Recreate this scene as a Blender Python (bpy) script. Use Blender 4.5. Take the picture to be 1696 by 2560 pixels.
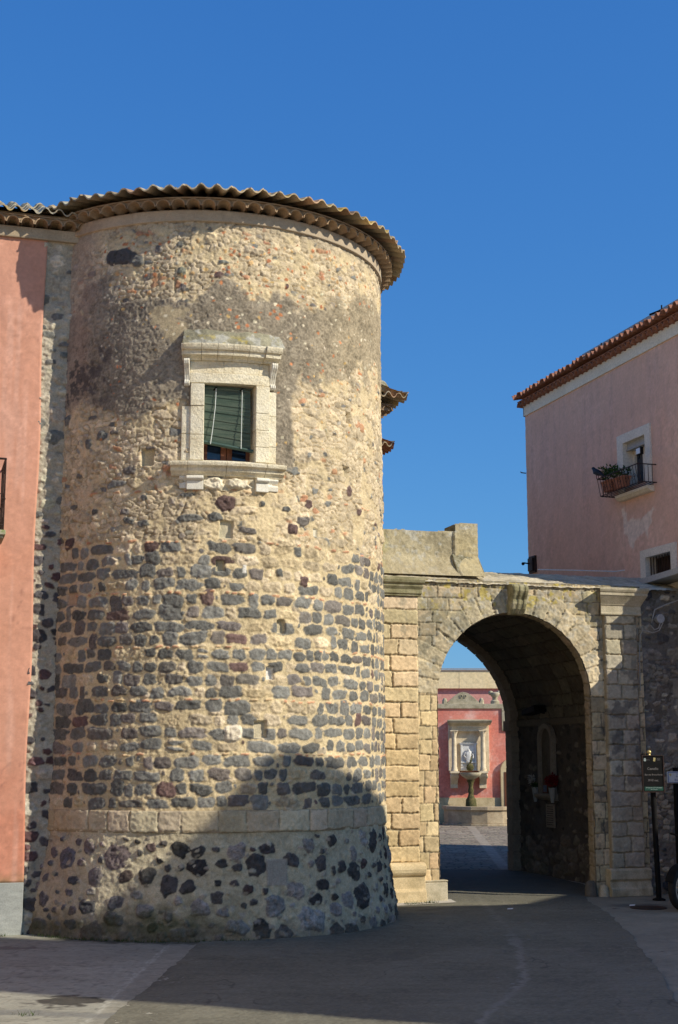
import bpy, math, random
import numpy as np
from mathutils import Vector

R_ = math.radians
sc = bpy.context.scene
for o in list(bpy.data.objects):
    bpy.data.objects.remove(o)

# ---------------------------------------------------------------- camera
CAM_H = 2.1
cam_d = bpy.data.cameras.new('camera')
cam = bpy.data.objects.new('camera', cam_d)
sc.collection.objects.link(cam)
cam_d.sensor_fit = 'HORIZONTAL'
cam_d.sensor_width = 24.0
cam_d.lens = 50.0
cam_d.clip_end = 2000
cam.location = (0, 0, CAM_H)
cam.rotation_euler = (R_(90 + 9.953), 0, 0)
sc.camera = cam

# ---------------------------------------------------------------- sky, sun, exposure
SUN_EL = 33.0
SX, SY = 0.921, -0.389
world = bpy.data.worlds.new("World")
sc.world = world
world.use_nodes = True
wn = world.node_tree
bg = wn.nodes['Background']
sky = wn.nodes.new('ShaderNodeTexSky')
sky.sky_type = 'NISHITA'
sky.sun_disc = False
sky.sun_elevation = R_(SUN_EL)
sky.sun_rotation = math.atan2(SX, SY)
sky.altitude = 300
sky.air_density = 1.0
sky.dust_density = 0.6
sky.ozone_density = 2.2
# the photograph's film-like blue: a gentle per-channel tone curve on the sky
sep = wn.nodes.new('ShaderNodeSeparateColor'); com = wn.nodes.new('ShaderNodeCombineColor')
wn.links.new(sky.outputs[0], sep.inputs[0])
for i_, (p_, g_) in enumerate([(1.0, .258), (.72, .744), (.45, 1.90)]):
    a_ = wn.nodes.new('ShaderNodeMath'); a_.operation = 'POWER'; a_.inputs[1].default_value = p_
    b_ = wn.nodes.new('ShaderNodeMath'); b_.operation = 'MULTIPLY'; b_.inputs[1].default_value = g_
    wn.links.new(sep.outputs[i_], a_.inputs[0]); wn.links.new(a_.outputs[0], b_.inputs[0]); wn.links.new(b_.outputs[0], com.inputs[i_])
wn.links.new(com.outputs[0], bg.inputs[0])
bg.inputs[1].default_value = 0.14
sun_d = bpy.data.lights.new('sun', 'SUN')
sun_d.energy = 4.2
sun_d.angle = R_(0.5)
sun_d.color = (1.0, 0.93, 0.80)
sun = bpy.data.objects.new('sun', sun_d)
sc.collection.objects.link(sun)
sdir = Vector((SX * math.cos(R_(SUN_EL)), SY * math.cos(R_(SUN_EL)), math.sin(R_(SUN_EL)))).normalized()
sun.rotation_euler = sdir.to_track_quat('Z', 'Y').to_euler()
sun.location = (20, -10, 25)
sc.view_settings.view_transform = 'Standard'
sc.view_settings.look = 'None'
sc.view_settings.exposure = 0.30
sc.view_settings.gamma = 1.0
sc.render.engine = 'CYCLES'
sc.cycles.use_denoising = True
sc.cycles.max_bounces = 8

# ---------------------------------------------------------------- helpers
rng = np.random.RandomState(7)
random.seed(5)


def tag(o, label=None, cat=None, group=None, kind=None):
    if label: o['label'] = label
    if cat: o['category'] = cat
    if group: o['group'] = group
    if kind: o['kind'] = kind
    return o


def thing(name, loc, label, cat, group=None):
    o = bpy.data.objects.new(name, None)
    o.empty_display_size = 0.3
    o.location = loc
    sc.collection.objects.link(o)
    return tag(o, label, cat, group)


def wloc(o):
    v = Vector(o.location)
    while o.parent:
        o = o.parent
        v += Vector(o.location)
    return v


def link(name, me, parent=None, mats=None):
    o = bpy.data.objects.new(name, me)
    sc.collection.objects.link(o)
    if mats is not None:
        for m in (mats if isinstance(mats, (list, tuple)) else [mats]):
            me.materials.append(m)
    if parent is not None:
        o.parent = parent
        o.location = -wloc(parent)
    return o


def dup_tree(root, delta, label=None, group=None):
    def cp(o, par):
        c = o.copy()
        sc.collection.objects.link(c)
        c.parent = par
        for ch in [x for x in bpy.data.objects if x.parent == o]:
            cp(ch, c)
        return c
    r = cp(root, None)
    r.location = Vector(root.location) + Vector(delta)
    if label: r['label'] = label
    if group: r['group'] = group
    return r


# frames: map(s, d, z) -> world. d is the distance out of the face
class Frame:
    def __init__(self, o, u, n):
        self.o, self.u, self.n = o, u, n

    def __call__(self, s, d, z):
        return (self.o[0] + self.u[0] * s + self.n[0] * d, self.o[1] + self.u[1] * s + self.n[1] * d, z)


class Rot:      # around the tower: s = arc length at radius 2.5
    def __init__(self, c, r):
        self.c, self.r = c, r

    def __call__(self, s, d, z):
        a = s / self.r
        rr = self.r + d
        return (self.c[0] + rr * np.sin(a), self.c[1] - rr * np.cos(a), z)


TC = (-1.913, 19.868)
TR = 2.5
tw = Rot(TC, TR)
U = (0.958, 0.287)
N = (0.287, -0.958)
gf = Frame((1.1, 21.9), U, N)             # gate front
pf = Frame((-3.88, 17.85), U, N)          # palace front, s=0 at its right edge
hf = Frame((3.98, 29.4), (0.302, -0.953), (-0.953, -0.302))   # side of the far pink house, s=0 at its back corner
cf = Frame((0.0, 48.0), (1.0, 0.0), (0.0, -1.0))              # courtyard fountain wall


class MB:
    def __init__(self):
        self.v, self.f, self.m = [], [], []

    def add(self, vs, fs, mi=0):
        b = len(self.v)
        self.v += [tuple(float(c) for c in p) for p in vs]
        for f in fs:
            self.f.append(tuple(i + b for i in f))
            self.m.append(mi)

    def box(self, fr, s0, s1, d0, d1, z0, z1, ns=1, mi=0):
        ss = [s0 + (s1 - s0) * i / ns for i in range(ns + 1)]
        vs = []
        for s in ss:
            vs += [fr(s, d0, z0), fr(s, d1, z0), fr(s, d1, z1), fr(s, d0, z1)]
        fs = []
        for i in range(ns):
            a, b = 4 * i, 4 * i + 4
            for k in range(4):
                k2 = (k + 1) % 4
                fs.append((a + k, b + k, b + k2, a + k2))
        fs.append((0, 1, 2, 3))
        fs.append((4 * ns + 3, 4 * ns + 2, 4 * ns + 1, 4 * ns))
        self.add(vs, fs, mi)

    def mould(self, fr, s0, s1, prof, ns=1, mi=0, ends=0.0):
        """extrude a closed (d, z) profile along s; ends = mitre returns by widening with d"""
        n = len(prof)
        dmin = min(p[0] for p in prof)
        vs = []
        for i in range(ns + 1):
            t = i / ns
            for (d, z) in prof:
                e = ends * (d - dmin)
                vs.append(fr((s0 - e) + (s1 - s0 + 2 * e) * t, d, z))
        fs = []
        for i in range(ns):
            for k in range(n):
                k2 = (k + 1) % n
                fs.append((i * n + k, (i + 1) * n + k, (i + 1) * n + k2, i * n + k2))
        fs.append(tuple(range(n)))
        fs.append(tuple(ns * n + n - 1 - k for k in range(n)))
        self.add(vs, fs, mi)

    def prism(self, fr, poly, d0, d1, mi=0):
        n = len(poly)
        vs = [fr(s, d0, z) for s, z in poly] + [fr(s, d1, z) for s, z in poly]
        fs = [(k, (k + 1) % n, n + (k + 1) % n, n + k) for k in range(n)]
        fs.append(tuple(range(n - 1, -1, -1)))
        fs.append(tuple(range(n, 2 * n)))
        self.add(vs, fs, mi)

    def lathe(self, c, prof, n=16, mi=0, sq=1.0):
        vs, fs = [], []
        for (r, z) in prof:
            for k in range(n):
                a = 2 * math.pi * k / n
                vs.append((c[0] + r * math.cos(a), c[1] + r * math.sin(a) * sq, c[2] + z))
        for i in range(len(prof) - 1):
            for k in range(n):
                k2 = (k + 1) % n
                fs.append((i * n + k, i * n + k2, (i + 1) * n + k2, (i + 1) * n + k))
        fs.append(tuple(range(n - 1, -1, -1)))
        fs.append(tuple((len(prof) - 1) * n + k for k in range(n)))
        self.add(vs, fs, mi)

    def tube(self, pts, r, n=6, mi=0):
        pts = [Vector(p) for p in pts]
        rs = r if isinstance(r, (list, tuple)) else [r] * len(pts)
        vs, fs = [], []
        for i, p in enumerate(pts):
            t = (pts[min(i + 1, len(pts) - 1)] - pts[max(i - 1, 0)]).normalized()
            a = t.cross(Vector((0, 0, 1)))
            if a.length < 1e-3: a = t.cross(Vector((0, 1, 0)))
            a.normalize()
            b = t.cross(a)
            for k in range(n):
                an = 2 * math.pi * k / n
                vs.append(p + (a * math.cos(an) + b * math.sin(an)) * rs[i])
        for i in range(len(pts) - 1):
            for k in range(n):
                k2 = (k + 1) % n
                fs.append((i * n + k, i * n + k2, (i + 1) * n + k2, (i + 1) * n + k))
        fs.append(tuple(range(n - 1, -1, -1)))
        fs.append(tuple((len(pts) - 1) * n + k for k in range(n)))
        self.add(vs, fs, mi)

    def ball(self, c, r, n=8, mi=0):
        rr = r if isinstance(r, (tuple, list)) else (r, r, r)
        vs, fs = [], []
        m = max(4, n // 2 + 1)
        for i in range(m + 1):
            th = math.pi * i / m
            for k in range(n):
                a = 2 * math.pi * k / n
                vs.append((c[0] + rr[0] * math.sin(th) * math.cos(a), c[1] + rr[1] * math.sin(th) * math.sin(a), c[2] - rr[2] * math.cos(th)))
        for i in range(m):
            for k in range(n):
                k2 = (k + 1) % n
                fs.append((i * n + k, i * n + k2, (i + 1) * n + k2, (i + 1) * n + k))
        self.add(vs, fs, mi)

    def build(self, name, mat, parent=None, smooth=False, bevel=0.0):
        me = bpy.data.meshes.new(name)
        me.from_pydata(self.v, [], self.f)
        me.validate()
        o = link(name, me, parent, mat)
        if len(me.materials) > 1:
            for p, mi in zip(me.polygons, self.m): p.material_index = mi
        import bmesh
        bm = bmesh.new(); bm.from_mesh(me)
        bmesh.ops.remove_doubles(bm, verts=bm.verts, dist=1e-5)
        bmesh.ops.recalc_face_normals(bm, faces=bm.faces)
        bm.to_mesh(me); bm.free()
        if smooth:
            for p in me.polygons: p.use_smooth = True
            me.set_sharp_from_angle(angle=R_(45))
        if bevel:
            b = o.modifiers.new('b', 'BEVEL'); b.width = bevel; b.segments = 2; b.limit_method = 'ANGLE'
        return o


# ---------------------------------------------------------------- noise
def vnoise(shape, cell, seed):
    """smooth value noise in [-1,1], cell = (cz, cx) in pixels"""
    r = np.random.RandomState(seed)
    nz, nx = shape
    cz, cx = cell if isinstance(cell, (tuple, list)) else (cell, cell)
    gz, gx = int(nz / cz) + 3, int(nx / cx) + 3
    g = r.uniform(-1, 1, (gz, gx))
    z = np.arange(nz) / cz; x = np.arange(nx) / cx
    iz = z.astype(int); ix = x.astype(int)
    fz = z - iz; fx = x - ix
    fz = fz * fz * (3 - 2 * fz); fx = fx * fx * (3 - 2 * fx)
    a = g[iz][:, ix]; b = g[iz][:, ix + 1]; c = g[iz + 1][:, ix]; d = g[iz + 1][:, ix + 1]
    fz = fz[:, None]; fx = fx[None, :]
    return (a * (1 - fx) + b * fx) * (1 - fz) + (c * (1 - fx) + d * fx) * fz


def fbm(shape, cell, seed, octs=4, gain=0.55):
    out = np.zeros(shape); amp = 1.0; tot = 0
    cz, cx = cell if isinstance(cell, (tuple, list)) else (cell, cell)
    for i in range(octs):
        out += amp * vnoise(shape, (max(cz, 1.01), max(cx, 1.01)), seed + i * 17)
        tot += amp; amp *= gain; cz /= 2; cx /= 2
    return out / tot * 1.6


def sst(a, b, x):
    t = np.clip((x - a) / (b - a), 0, 1)
    return t * t * (3 - 2 * t)


class Canvas:
    def __init__(self, x0, x1, z0, z1, res, seed, base, var=0.12, amp=0.008):
        self.x0, self.z0, self.res = x0, z0, res
        self.nx = max(3, int(round((x1 - x0) / res)) + 1); self.nz = max(3, int(round((z1 - z0) / res)) + 1)
        self.rx = (x1 - x0) / (self.nx - 1); self.rz = (z1 - z0) / (self.nz - 1)
        self.xs = np.linspace(x0, x1, self.nx); self.zs = np.linspace(z0, z1, self.nz)
        self.X, self.Z = np.meshgrid(self.xs, self.zs)
        sh = (self.nz, self.nx); self.sh = sh
        self.seed = seed
        k = 1 / res
        self.n1 = fbm(sh, 0.5 * k, seed + 1, 4)
        self.n2 = fbm(sh, 0.10 * k, seed + 2, 4)
        self.n3 = fbm(sh, 0.035 * k, seed + 3, 2)
        self.WX = fbm(sh, 0.16 * k, seed + 4, 3) * 0.022
        self.WZ = fbm(sh, 0.16 * k, seed + 5, 3) * 0.018
        self.D = self.n2 * amp + self.n3 * amp * 0.6
        self.C = np.array(base)[None, None, :] * (1 + var * self.n1 + var * 0.8 * self.n2 + var * 0.5 * self.n3)[..., None]
        self.r = np.random.RandomState(seed + 99)

    def noise(self, size, seed, octs=4):
        return fbm(self.sh, size / self.res, self.seed + 100 + seed, octs)

    def win(self, cx, cz, e):
        i0 = max(0, int((cz - e - self.z0) / self.rz)); i1 = min(self.nz, int((cz + e - self.z0) / self.rz) + 2)
        j0 = max(0, int((cx - e - self.x0) / self.rx)); j1 = min(self.nx, int((cx + e - self.x0) / self.rx) + 2)
        return (slice(i0, i1), slice(j0, j1)) if i1 > i0 and j1 > j0 else None

    def stone(self, cx, cz, w, h, prot, col, ang=0.0, p=3.0, rough=0.006, var=0.15, irr=0.12, rim=0.35, mode='max', pit=0.0, poly=True):
        k0 = min(w, h)
        sl = self.win(cx, cz, max(w, h) * 0.75 + 0.04)
        if sl is None: return
        dx = self.X[sl] + self.WX[sl] - cx; dz = self.Z[sl] + self.WZ[sl] - cz
        ca, sa = math.cos(ang), math.sin(ang)
        x = (dx * ca + dz * sa) / (w / 2); z = (-dx * sa + dz * ca) / (h / 2)
        th = np.arctan2(z, x)
        r = self.r
        ph = r.uniform(0, 6.28, 3)
        rho = (np.abs(x) ** p + np.abs(z) ** p) ** (1 / p)
        rho = rho * (1 + irr * (0.5 * np.sin(2 * th + ph[0]) + 0.35 * np.sin(3 * th + ph[1]) + 0.3 * np.sin(5 * th + ph[2]))) + 0.05 * self.n3[sl]
        if poly and k0 > .05:      # broken faces: a few straight cuts across the rounded outline
            nf = r.randint(6, 9); a0 = r.uniform(0, 6.28)
            for i in range(nf):
                a = a0 + 6.283 * (i + r.uniform(-.3, .3)) / nf
                rho = np.maximum(rho, (x * math.cos(a) + z * math.sin(a)) / r.uniform(.98, 1.30) + .03 * self.n3[sl])
        m = 1 - rho
        k = min(w, h)
        mask = sst(0, min(.30, 0.022 / k), m)
        tilt = r.uniform(-0.25, 0.25) * x + r.uniform(-0.25, 0.25) * z
        hh = prot * (sst(0, rim, m) * (0.85 + 0.45 * tilt)) + rough * (self.n2[sl] * 0.9 + self.n3[sl] * 0.8)
        if mode == 'max':
            self.D[sl] = self.D[sl] * (1 - mask) + np.maximum(self.D[sl] * 0.3 + hh, hh) * mask
        else:
            self.D[sl] = self.D[sl] * (1 - mask) + hh * mask
        c = np.array(col) * r.uniform(0.85, 1.15)
        cc = c[None, None, :] * (1 + var * self.n2[sl] + var * self.n3[sl])[..., None]
        if pit:
            pm = sst(0.35, 0.6, self.n3[sl] + 0.3 * self.n2[sl])[..., None]
            cc = cc * (1 - 0.45 * pm)
            self.D[sl] -= pit * pm[..., 0] * mask
        self.C[sl] = self.C[sl] * (1 - mask[..., None]) + cc * mask[..., None]

    def rect(self, x0, x1, z0, z1, d, col, var=0.06, soft=0.008, wob=1.0):
        sl = self.win((x0 + x1) / 2, (z0 + z1) / 2, max(x1 - x0, z1 - z0) / 2 + 0.05)
        if sl is None: return
        x = self.X[sl] + self.WX[sl] * 0.3 * wob; z = self.Z[sl] + self.WZ[sl] * 0.3 * wob
        m = np.minimum(np.minimum(x - x0, x1 - x), np.minimum(z - z0, z1 - z))
        mask = sst(0, soft, m)
        self.D[sl] = self.D[sl] * (1 - mask) + (d + 0.002 * self.n2[sl]) * mask
        cc = np.array(col)[None, None, :] * (1 + var * self.n2[sl] + var * self.n3[sl])[..., None]
        self.C[sl] = self.C[sl] * (1 - mask[..., None]) + cc * mask[..., None]

    def block(self, x0, x1, z0, z1, prot, col, gap=0.006, edge=0.014, var=0.10, rough=0.004, wob=0.5, jcol=None, chip=0.0):
        """an ashlar block with softly rounded edges"""
        sl = self.win((x0 + x1) / 2, (z0 + z1) / 2, max(x1 - x0, z1 - z0) / 2 + 0.03)
        if sl is None: return
        x = self.X[sl] + self.WX[sl] * wob; z = self.Z[sl] + self.WZ[sl] * wob
        m = np.minimum(np.minimum(x - x0, x1 - x), np.minimum(z - z0, z1 - z)) - gap + 0.004 * self.n3[sl] - chip * np.clip(self.n2[sl], 0, 1)
        mask = sst(0, 0.006, m)
        hh = prot * sst(-0.002, edge, m) + rough * (self.n2[sl] + 0.7 * self.n3[sl])
        self.D[sl] = self.D[sl] * (1 - mask) + hh * mask
        c = np.array(col) * self.r.uniform(0.88, 1.1)
        cc = c[None, None, :] * (1 + var * self.n2[sl] + var * self.n3[sl] + var * self.n1[sl])[..., None]
        self.C[sl] = self.C[sl] * (1 - mask[..., None]) + cc * mask[..., None]

    def rubble(self, zone, cw, ch, seed, colf, prot=.02, joint=.10, jcol=None, keepout=None, pw=.8):
        """irregular cells; zone is a 0..1 mask"""
        r = np.random.RandomState(seed)
        X = (self.X + self.WX * 1.3 - self.x0) / cw + 2; Z = (self.Z + self.WZ * 1.3 - self.z0) / ch + 2
        nxg = int((self.xs[-1] - self.x0) / cw) + 6; nzg = int((self.zs[-1] - self.z0) / ch) + 6
        px = r.uniform(.12, .88, (nzg, nxg)); pz = r.uniform(.12, .88, (nzg, nxg))
        cols = np.array([colf() for _ in range(nzg * nxg)]); hts = r.uniform(.25, 1.1, nzg * nxg)
        ix = X.astype(int); iz = Z.astype(int)
        f1 = np.full(X.shape, 9.0); f2 = np.full(X.shape, 9.0); idd = np.zeros(X.shape, int)
        for dz in (-1, 0, 1):
            for dx in (-1, 0, 1):
                jx = np.clip(ix + dx, 0, nxg - 1); jz = np.clip(iz + dz, 0, nzg - 1)
                ex = jx + px[jz, jx] - X; ez = jz + pz[jz, jx] - Z
                d = (np.abs(ex) ** 2.6 + np.abs(ez) ** 2.6) ** (1 / 2.6)
                n = d < f1
                f2 = np.where(n, f1, np.minimum(f2, d)); idd = np.where(n, jz * nxg + jx, idd); f1 = np.where(n, d, f1)
        e = f2 - f1 + .05 * self.n3
        m = sst(joint * .4, joint, e)
        hh = hts[idd] * prot * sst(0, joint * 3, e) ** pw + .004 * (self.n2 + self.n3)
        cc = cols[idd] * (1 + .16 * self.n2 + .18 * self.n3)[..., None]
        a = zone * m
        self.D = self.D * (1 - a) + hh * a - .007 * zone * (1 - m)
        self.C = self.C * (1 - a[..., None]) + cc * a[..., None]
        if jcol is not None:
            b = (zone * (1 - m))[..., None] * .7
            self.C = self.C * (1 - b) + np.array(jcol) * b

    def tint(self, mask, col, amt=1.0):
        m = (mask * amt)[..., None]
        self.C = self.C * (1 - m) + np.array(col)[None, None, :] * m * (1 + .12 * self.n2 + .14 * self.n3)[..., None]

    def over(self, mask, col, d=None, var=0.15):
        cc = np.array(col)[None, None, :] * (1 + var * self.n2 + var * 1.2 * self.n3)[..., None]
        m = mask[..., None]
        self.C = self.C * (1 - m) + cc * m
        if d is not None: self.D = self.D * (1 - mask) + d * mask

    def mesh(self, name, fmap, mat, parent=None, keep=None, d0=0.0, skirt=0.0, warp=None, smooth=True, sides='lrtb'):
        X, Z, D, C = self.X, self.Z, self.D + d0, np.clip(self.C, 0.004, 0.95)
        if warp is not None: X, Z = warp(X, Z)
        if skirt:
            def pad(a): return np.pad(a, 1, mode='edge')
            X, Z, C = pad(X), pad(Z), np.stack([pad(C[..., i]) for i in range(3)], -1)
            D = np.pad(D, 1, mode='constant', constant_values=d0 - skirt)
            if keep is not None: keep = np.pad(keep, 1, mode='edge')
        P = np.stack(np.broadcast_arrays(*fmap(X, D, Z)), -1).astype(np.float32)
        return grid_mesh(name, P, C, mat, parent, keep, smooth)


def grid_mesh(name, P, C, mat, parent=None, keep=None, smooth=True):
    nz, nx = P.shape[:2]
    idx = np.arange(nz * nx, dtype=np.int32).reshape(nz, nx)
    q = np.stack([idx[:-1, :-1], idx[:-1, 1:], idx[1:, 1:], idx[1:, :-1]], -1)
    if keep is not None:
        q = q[keep]
    q = q.reshape(-1, 4)
    used, inv = np.unique(q, return_inverse=True)
    q = inv.reshape(-1, 4).astype(np.int32)
    V = P.reshape(-1, 3)[used]
    me = bpy.data.meshes.new(name)
    me.vertices.add(len(V)); me.vertices.foreach_set('co', V.ravel())
    me.loops.add(q.size); me.loops.foreach_set('vertex_index', q.ravel())
    me.polygons.add(len(q)); me.polygons.foreach_set('loop_start', np.arange(0, q.size, 4, dtype=np.int32))
    me.polygons.foreach_set('use_smooth', np.full(len(q), smooth))
    at = me.color_attributes.new('Col', 'FLOAT_COLOR', 'POINT')
    c4 = np.ones((len(V), 4), dtype=np.float32); c4[:, :3] = C.reshape(-1, 3)[used]
    at.data.foreach_set('color', c4.ravel())
    me.update(calc_edges=True)
    return link(name, me, parent, mat)


# ---------------------------------------------------------------- materials
def mat_new(name):
    m = bpy.data.materials.new(name); m.use_nodes = True
    nt = m.node_tree
    return m, nt, nt.nodes['Principled BSDF']


def noise_node(nt, scale, detail=4, rough=0.6, co=None):
    n = nt.nodes.new('ShaderNodeTexNoise')
    n.inputs['Scale'].default_value = scale; n.inputs['Detail'].default_value = detail
    n.inputs['Roughness'].default_value = rough
    if co is None:
        g = nt.nodes.get('geo') or nt.nodes.new('ShaderNodeNewGeometry'); g.name = 'geo'
        co = g.outputs['Position']
    nt.links.new(co, n.inputs['Vector'])
    return n


def mat_vc(name, fine=60.0, amt=0.25, bump=0.35, dist=0.01, rough=0.95):
    m, nt, b = mat_new(name)
    at = nt.nodes.new('ShaderNodeVertexColor'); at.layer_name = 'Col'
    n = noise_node(nt, fine, 5, 0.7)
    mr = nt.nodes.new('ShaderNodeMapRange')
    mr.inputs[1].default_value = 0.3; mr.inputs[2].default_value = 0.7
    mr.inputs[3].default_value = 1 - amt; mr.inputs[4].default_value = 1 + amt
    nt.links.new(n.outputs['Fac'], mr.inputs[0])
    mx = nt.nodes.new('ShaderNodeVectorMath'); mx.operation = 'SCALE'
    nt.links.new(at.outputs['Color'], mx.inputs[0]); nt.links.new(mr.outputs[0], mx.inputs['Scale'])
    nt.links.new(mx.outputs[0], b.inputs['Base Color'])
    bp = nt.nodes.new('ShaderNodeBump'); bp.inputs['Strength'].default_value = bump; bp.inputs['Distance'].default_value = dist
    nt.links.new(n.outputs['Fac'], bp.inputs['Height']); nt.links.new(bp.outputs[0], b.inputs['Normal'])
    b.inputs['Roughness'].default_value = rough
    b.inputs['Specular IOR Level'].default_value = 0.2
    return m


def mat_mix(name, cols, scale=3.0, fine=40.0, bump=0.3, dist=0.01, rough=0.9, contrast=(0.35, 0.65), metal=0.0, stretch=None, spec=0.25, third=None):
    """mix of two or three colours by world-space noise"""
    m, nt, b = mat_new(name)
    co = None
    if stretch:
        g = nt.nodes.new('ShaderNodeNewGeometry'); mp = nt.nodes.new('ShaderNodeMapping')
        mp.inputs['Scale'].default_value = stretch
        nt.links.new(g.outputs['Position'], mp.inputs[0]); co = mp.outputs[0]
    n = noise_node(nt, scale, 6, 0.65, co)
    cr = nt.nodes.new('ShaderNodeValToRGB')
    e = cr.color_ramp.elements
    e[0].position = contrast[0]; e[0].color = (*cols[0], 1)
    e[1].position = contrast[1]; e[1].color = (*cols[1], 1)
    if len(cols) > 2:
        x = e.new((contrast[0] + contrast[1]) / 2); x.color = (*cols[2], 1)
    nt.links.new(n.outputs['Fac'], cr.inputs[0])
    f = noise_node(nt, fine, 4, 0.7)
    mr = nt.nodes.new('ShaderNodeMapRange'); mr.inputs[1].default_value = 0.3; mr.inputs[2].default_value = 0.7
    mr.inputs[3].default_value = 0.82; mr.inputs[4].default_value = 1.18
    nt.links.new(f.outputs['Fac'], mr.inputs[0])
    mx = nt.nodes.new('ShaderNodeVectorMath'); mx.operation = 'SCALE'
    nt.links.new(cr.outputs[0], mx.inputs[0]); nt.links.new(mr.outputs[0], mx.inputs['Scale'])
    nt.links.new(mx.outputs[0], b.inputs['Base Color'])
    bp = nt.nodes.new('ShaderNodeBump'); bp.inputs['Strength'].default_value = bump; bp.inputs['Distance'].default_value = dist
    nt.links.new(f.outputs['Fac'], bp.inputs['Height']); nt.links.new(bp.outputs[0], b.inputs['Normal'])
    b.inputs['Roughness'].default_value = rough; b.inputs['Metallic'].default_value = metal
    b.inputs['Specular IOR Level'].default_value = spec
    return m


M = {}
M['stone'] = mat_vc('rubble_stone', 55, 0.22, 0.5, 0.012)
M['ashlar'] = mat_vc('ashlar_stone', 70, 0.16, 0.4, 0.008)
M['ground'] = mat_vc('ground_surface', 45, 0.14, 0.35, 0.006, 0.9)
M['tile'] = mat_mix('old_tile', [(.17, .10, .055), (.34, .25, .13), (.25, .17, .09)], 9, 60, 0.4, 0.006, contrast=(.35, .62))
M['tile_in'] = mat_mix('tile_underside', [(.27, .175, .10), (.42, .30, .18)], 5, 50, 0.3, 0.005)
M['tile_roof'] = mat_vc('lichen_tile', 50, 0.25, 0.4, 0.006)
M['tile_new'] = mat_mix('red_tile', [(.24, .095, .055), (.40, .19, .115)], 14, 60, 0.3, 0.005)
M['cornice'] = mat_mix('plaster_band', [(.36, .28, .18), (.47, .38, .26)], 1.6, 40, 0.25, 0.005)
M['lime'] = mat_mix('carved_limestone', [(.60, .50, .32), (.82, .74, .55), (.75, .66, .46)], 3.5, 32, 0.8, 0.022, contrast=(.3, .65))
M['limewhite'] = mat_mix('pale_limestone', [(.68, .62, .48), (.80, .76, .64)], 6, 60, 0.4, 0.006)
M['lichen'] = mat_mix('lichen_mortar', [(.17, .15, .085), (.40, .37, .28), (.25, .225, .14)], 11, 70, 0.7, 0.02, contrast=(.36, .62))
M['gatelime'] = mat_mix('weathered_limestone', [(.48, .37, .20), (.70, .56, .33), (.62, .48, .27)], 3, 50, 0.5, 0.012, contrast=(.33, .62))
M['capital'] = mat_mix('capital_stone', [(.30, .26, .165), (.54, .47, .33), (.44, .38, .255)], 4, 50, 0.5, 0.01, contrast=(.35, .65))
M['mossycap'] = mat_mix('mossy_stone', [(.19, .17, .085), (.42, .37, .24), (.31, .28, .155)], 5, 50, 0.5, 0.01, contrast=(.35, .65))
M['iron'] = mat_mix('wrought_iron', [(.035, .025, .02), (.07, .04, .03)], 10, 60, 0.2, 0.002, 0.6, metal=0.4)
M['black'] = mat_mix('black_paint', [(.006, .006, .006), (.011, .010, .009)], 10, 60, 0.1, 0.001, 0.7, spec=.12)
M['gold'] = mat_mix('brass', [(.55, .42, .16), (.70, .56, .25)], 12, 60, 0.1, 0.001, 0.35, metal=0.5)
M['marble'] = mat_mix('white_marble', [(.62, .60, .55), (.75, .73, .68)], 10, 60, 0.2, 0.003, 0.6)
M['wood'] = mat_mix('brown_wood', [(.12, .045, .022), (.18, .07, .035)], 8, 60, 0.3, 0.003, 0.5, stretch=(1, 1, .1))
M['blind'] = mat_mix('green_blind', [(.060, .095, .068), (.115, .145, .105)], 5, 70, 0.3, 0.002, 0.6, stretch=(.5, .5, 4))
M['blind_edge'] = mat_mix('green_rail', [(.045, .078, .064), (.06, .10, .08)], 5, 70, 0.2, 0.002, 0.5)
M['cord'] = mat_mix('pale_cord', [(.55, .58, .55), (.65, .68, .62)], 5, 70, 0.1, 0.001)
M['white'] = mat_mix('white_paint', [(.66, .64, .60), (.76, .74, .70)], 8, 60, 0.1, 0.001, 0.6)
M['glass'], _nt, _b = mat_new('window_glass')
_b.inputs['Base Color'].default_value = (.012, .02, .04, 1); _b.inputs['Roughness'].default_value = 0.08; _b.inputs['Specular IOR Level'].default_value = 0.7
M['curtain'] = mat_mix('grey_curtain', [(.10, .12, .12), (.22, .24, .23)], 14, 60, 0.2, 0.002, stretch=(3, 3, .15))
M['greyplinth'] = mat_mix('grey_plinth', [(.30, .31, .28), (.40, .41, .37)], 5, 60, 0.2, 0.002, stretch=(1, 1, 3))
M['pinkhouse'] = mat_mix('faded_pink_plaster', [(.56, .34, .26), (.66, .42, .33), (.62, .38, .29)], .9, 14, 0.12, 0.004, contrast=(.3, .68), stretch=(1, 1, .6))
M['redwall'] = mat_mix('courtyard_red_plaster', [(.66, .20, .14), (.80, .50, .42), (.72, .27, .20)], 1.6, 12, 0.15, 0.004, contrast=(.38, .72))
M['pinkfar'] = mat_mix('courtyard_pink_plaster', [(.66, .32, .25), (.72, .38, .31)], 1.3, 12, 0.1, 0.004)
M['yellow'] = mat_mix('yellow_plaster', [(.86, .70, .38), (.92, .77, .46)], 1.2, 12, 0.1, 0.004, stretch=(1, 1, .3))
M['trim'] = mat_mix('cream_trim', [(.72, .62, .46), (.80, .70, .54)], 2, 30, 0.1, 0.003)
M['trimwhite'] = mat_mix('pale_trim', [(.70, .62, .50), (.78, .70, .58)], 2, 30, 0.1, 0.003)
M['greyroof'] = mat_mix('grey_sheet', [(.34, .34, .33), (.42, .42, .41)], 2, 30, 0.1, 0.003)
M['terracotta'] = mat_mix('terracotta', [(.34, .13, .07), (.42, .18, .11)], 9, 60, 0.2, 0.003)
M['leaf'] = mat_mix('plant_leaf', [(.03, .06, .015), (.07, .12, .03)], 9, 60, 0.2, 0.003)
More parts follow.
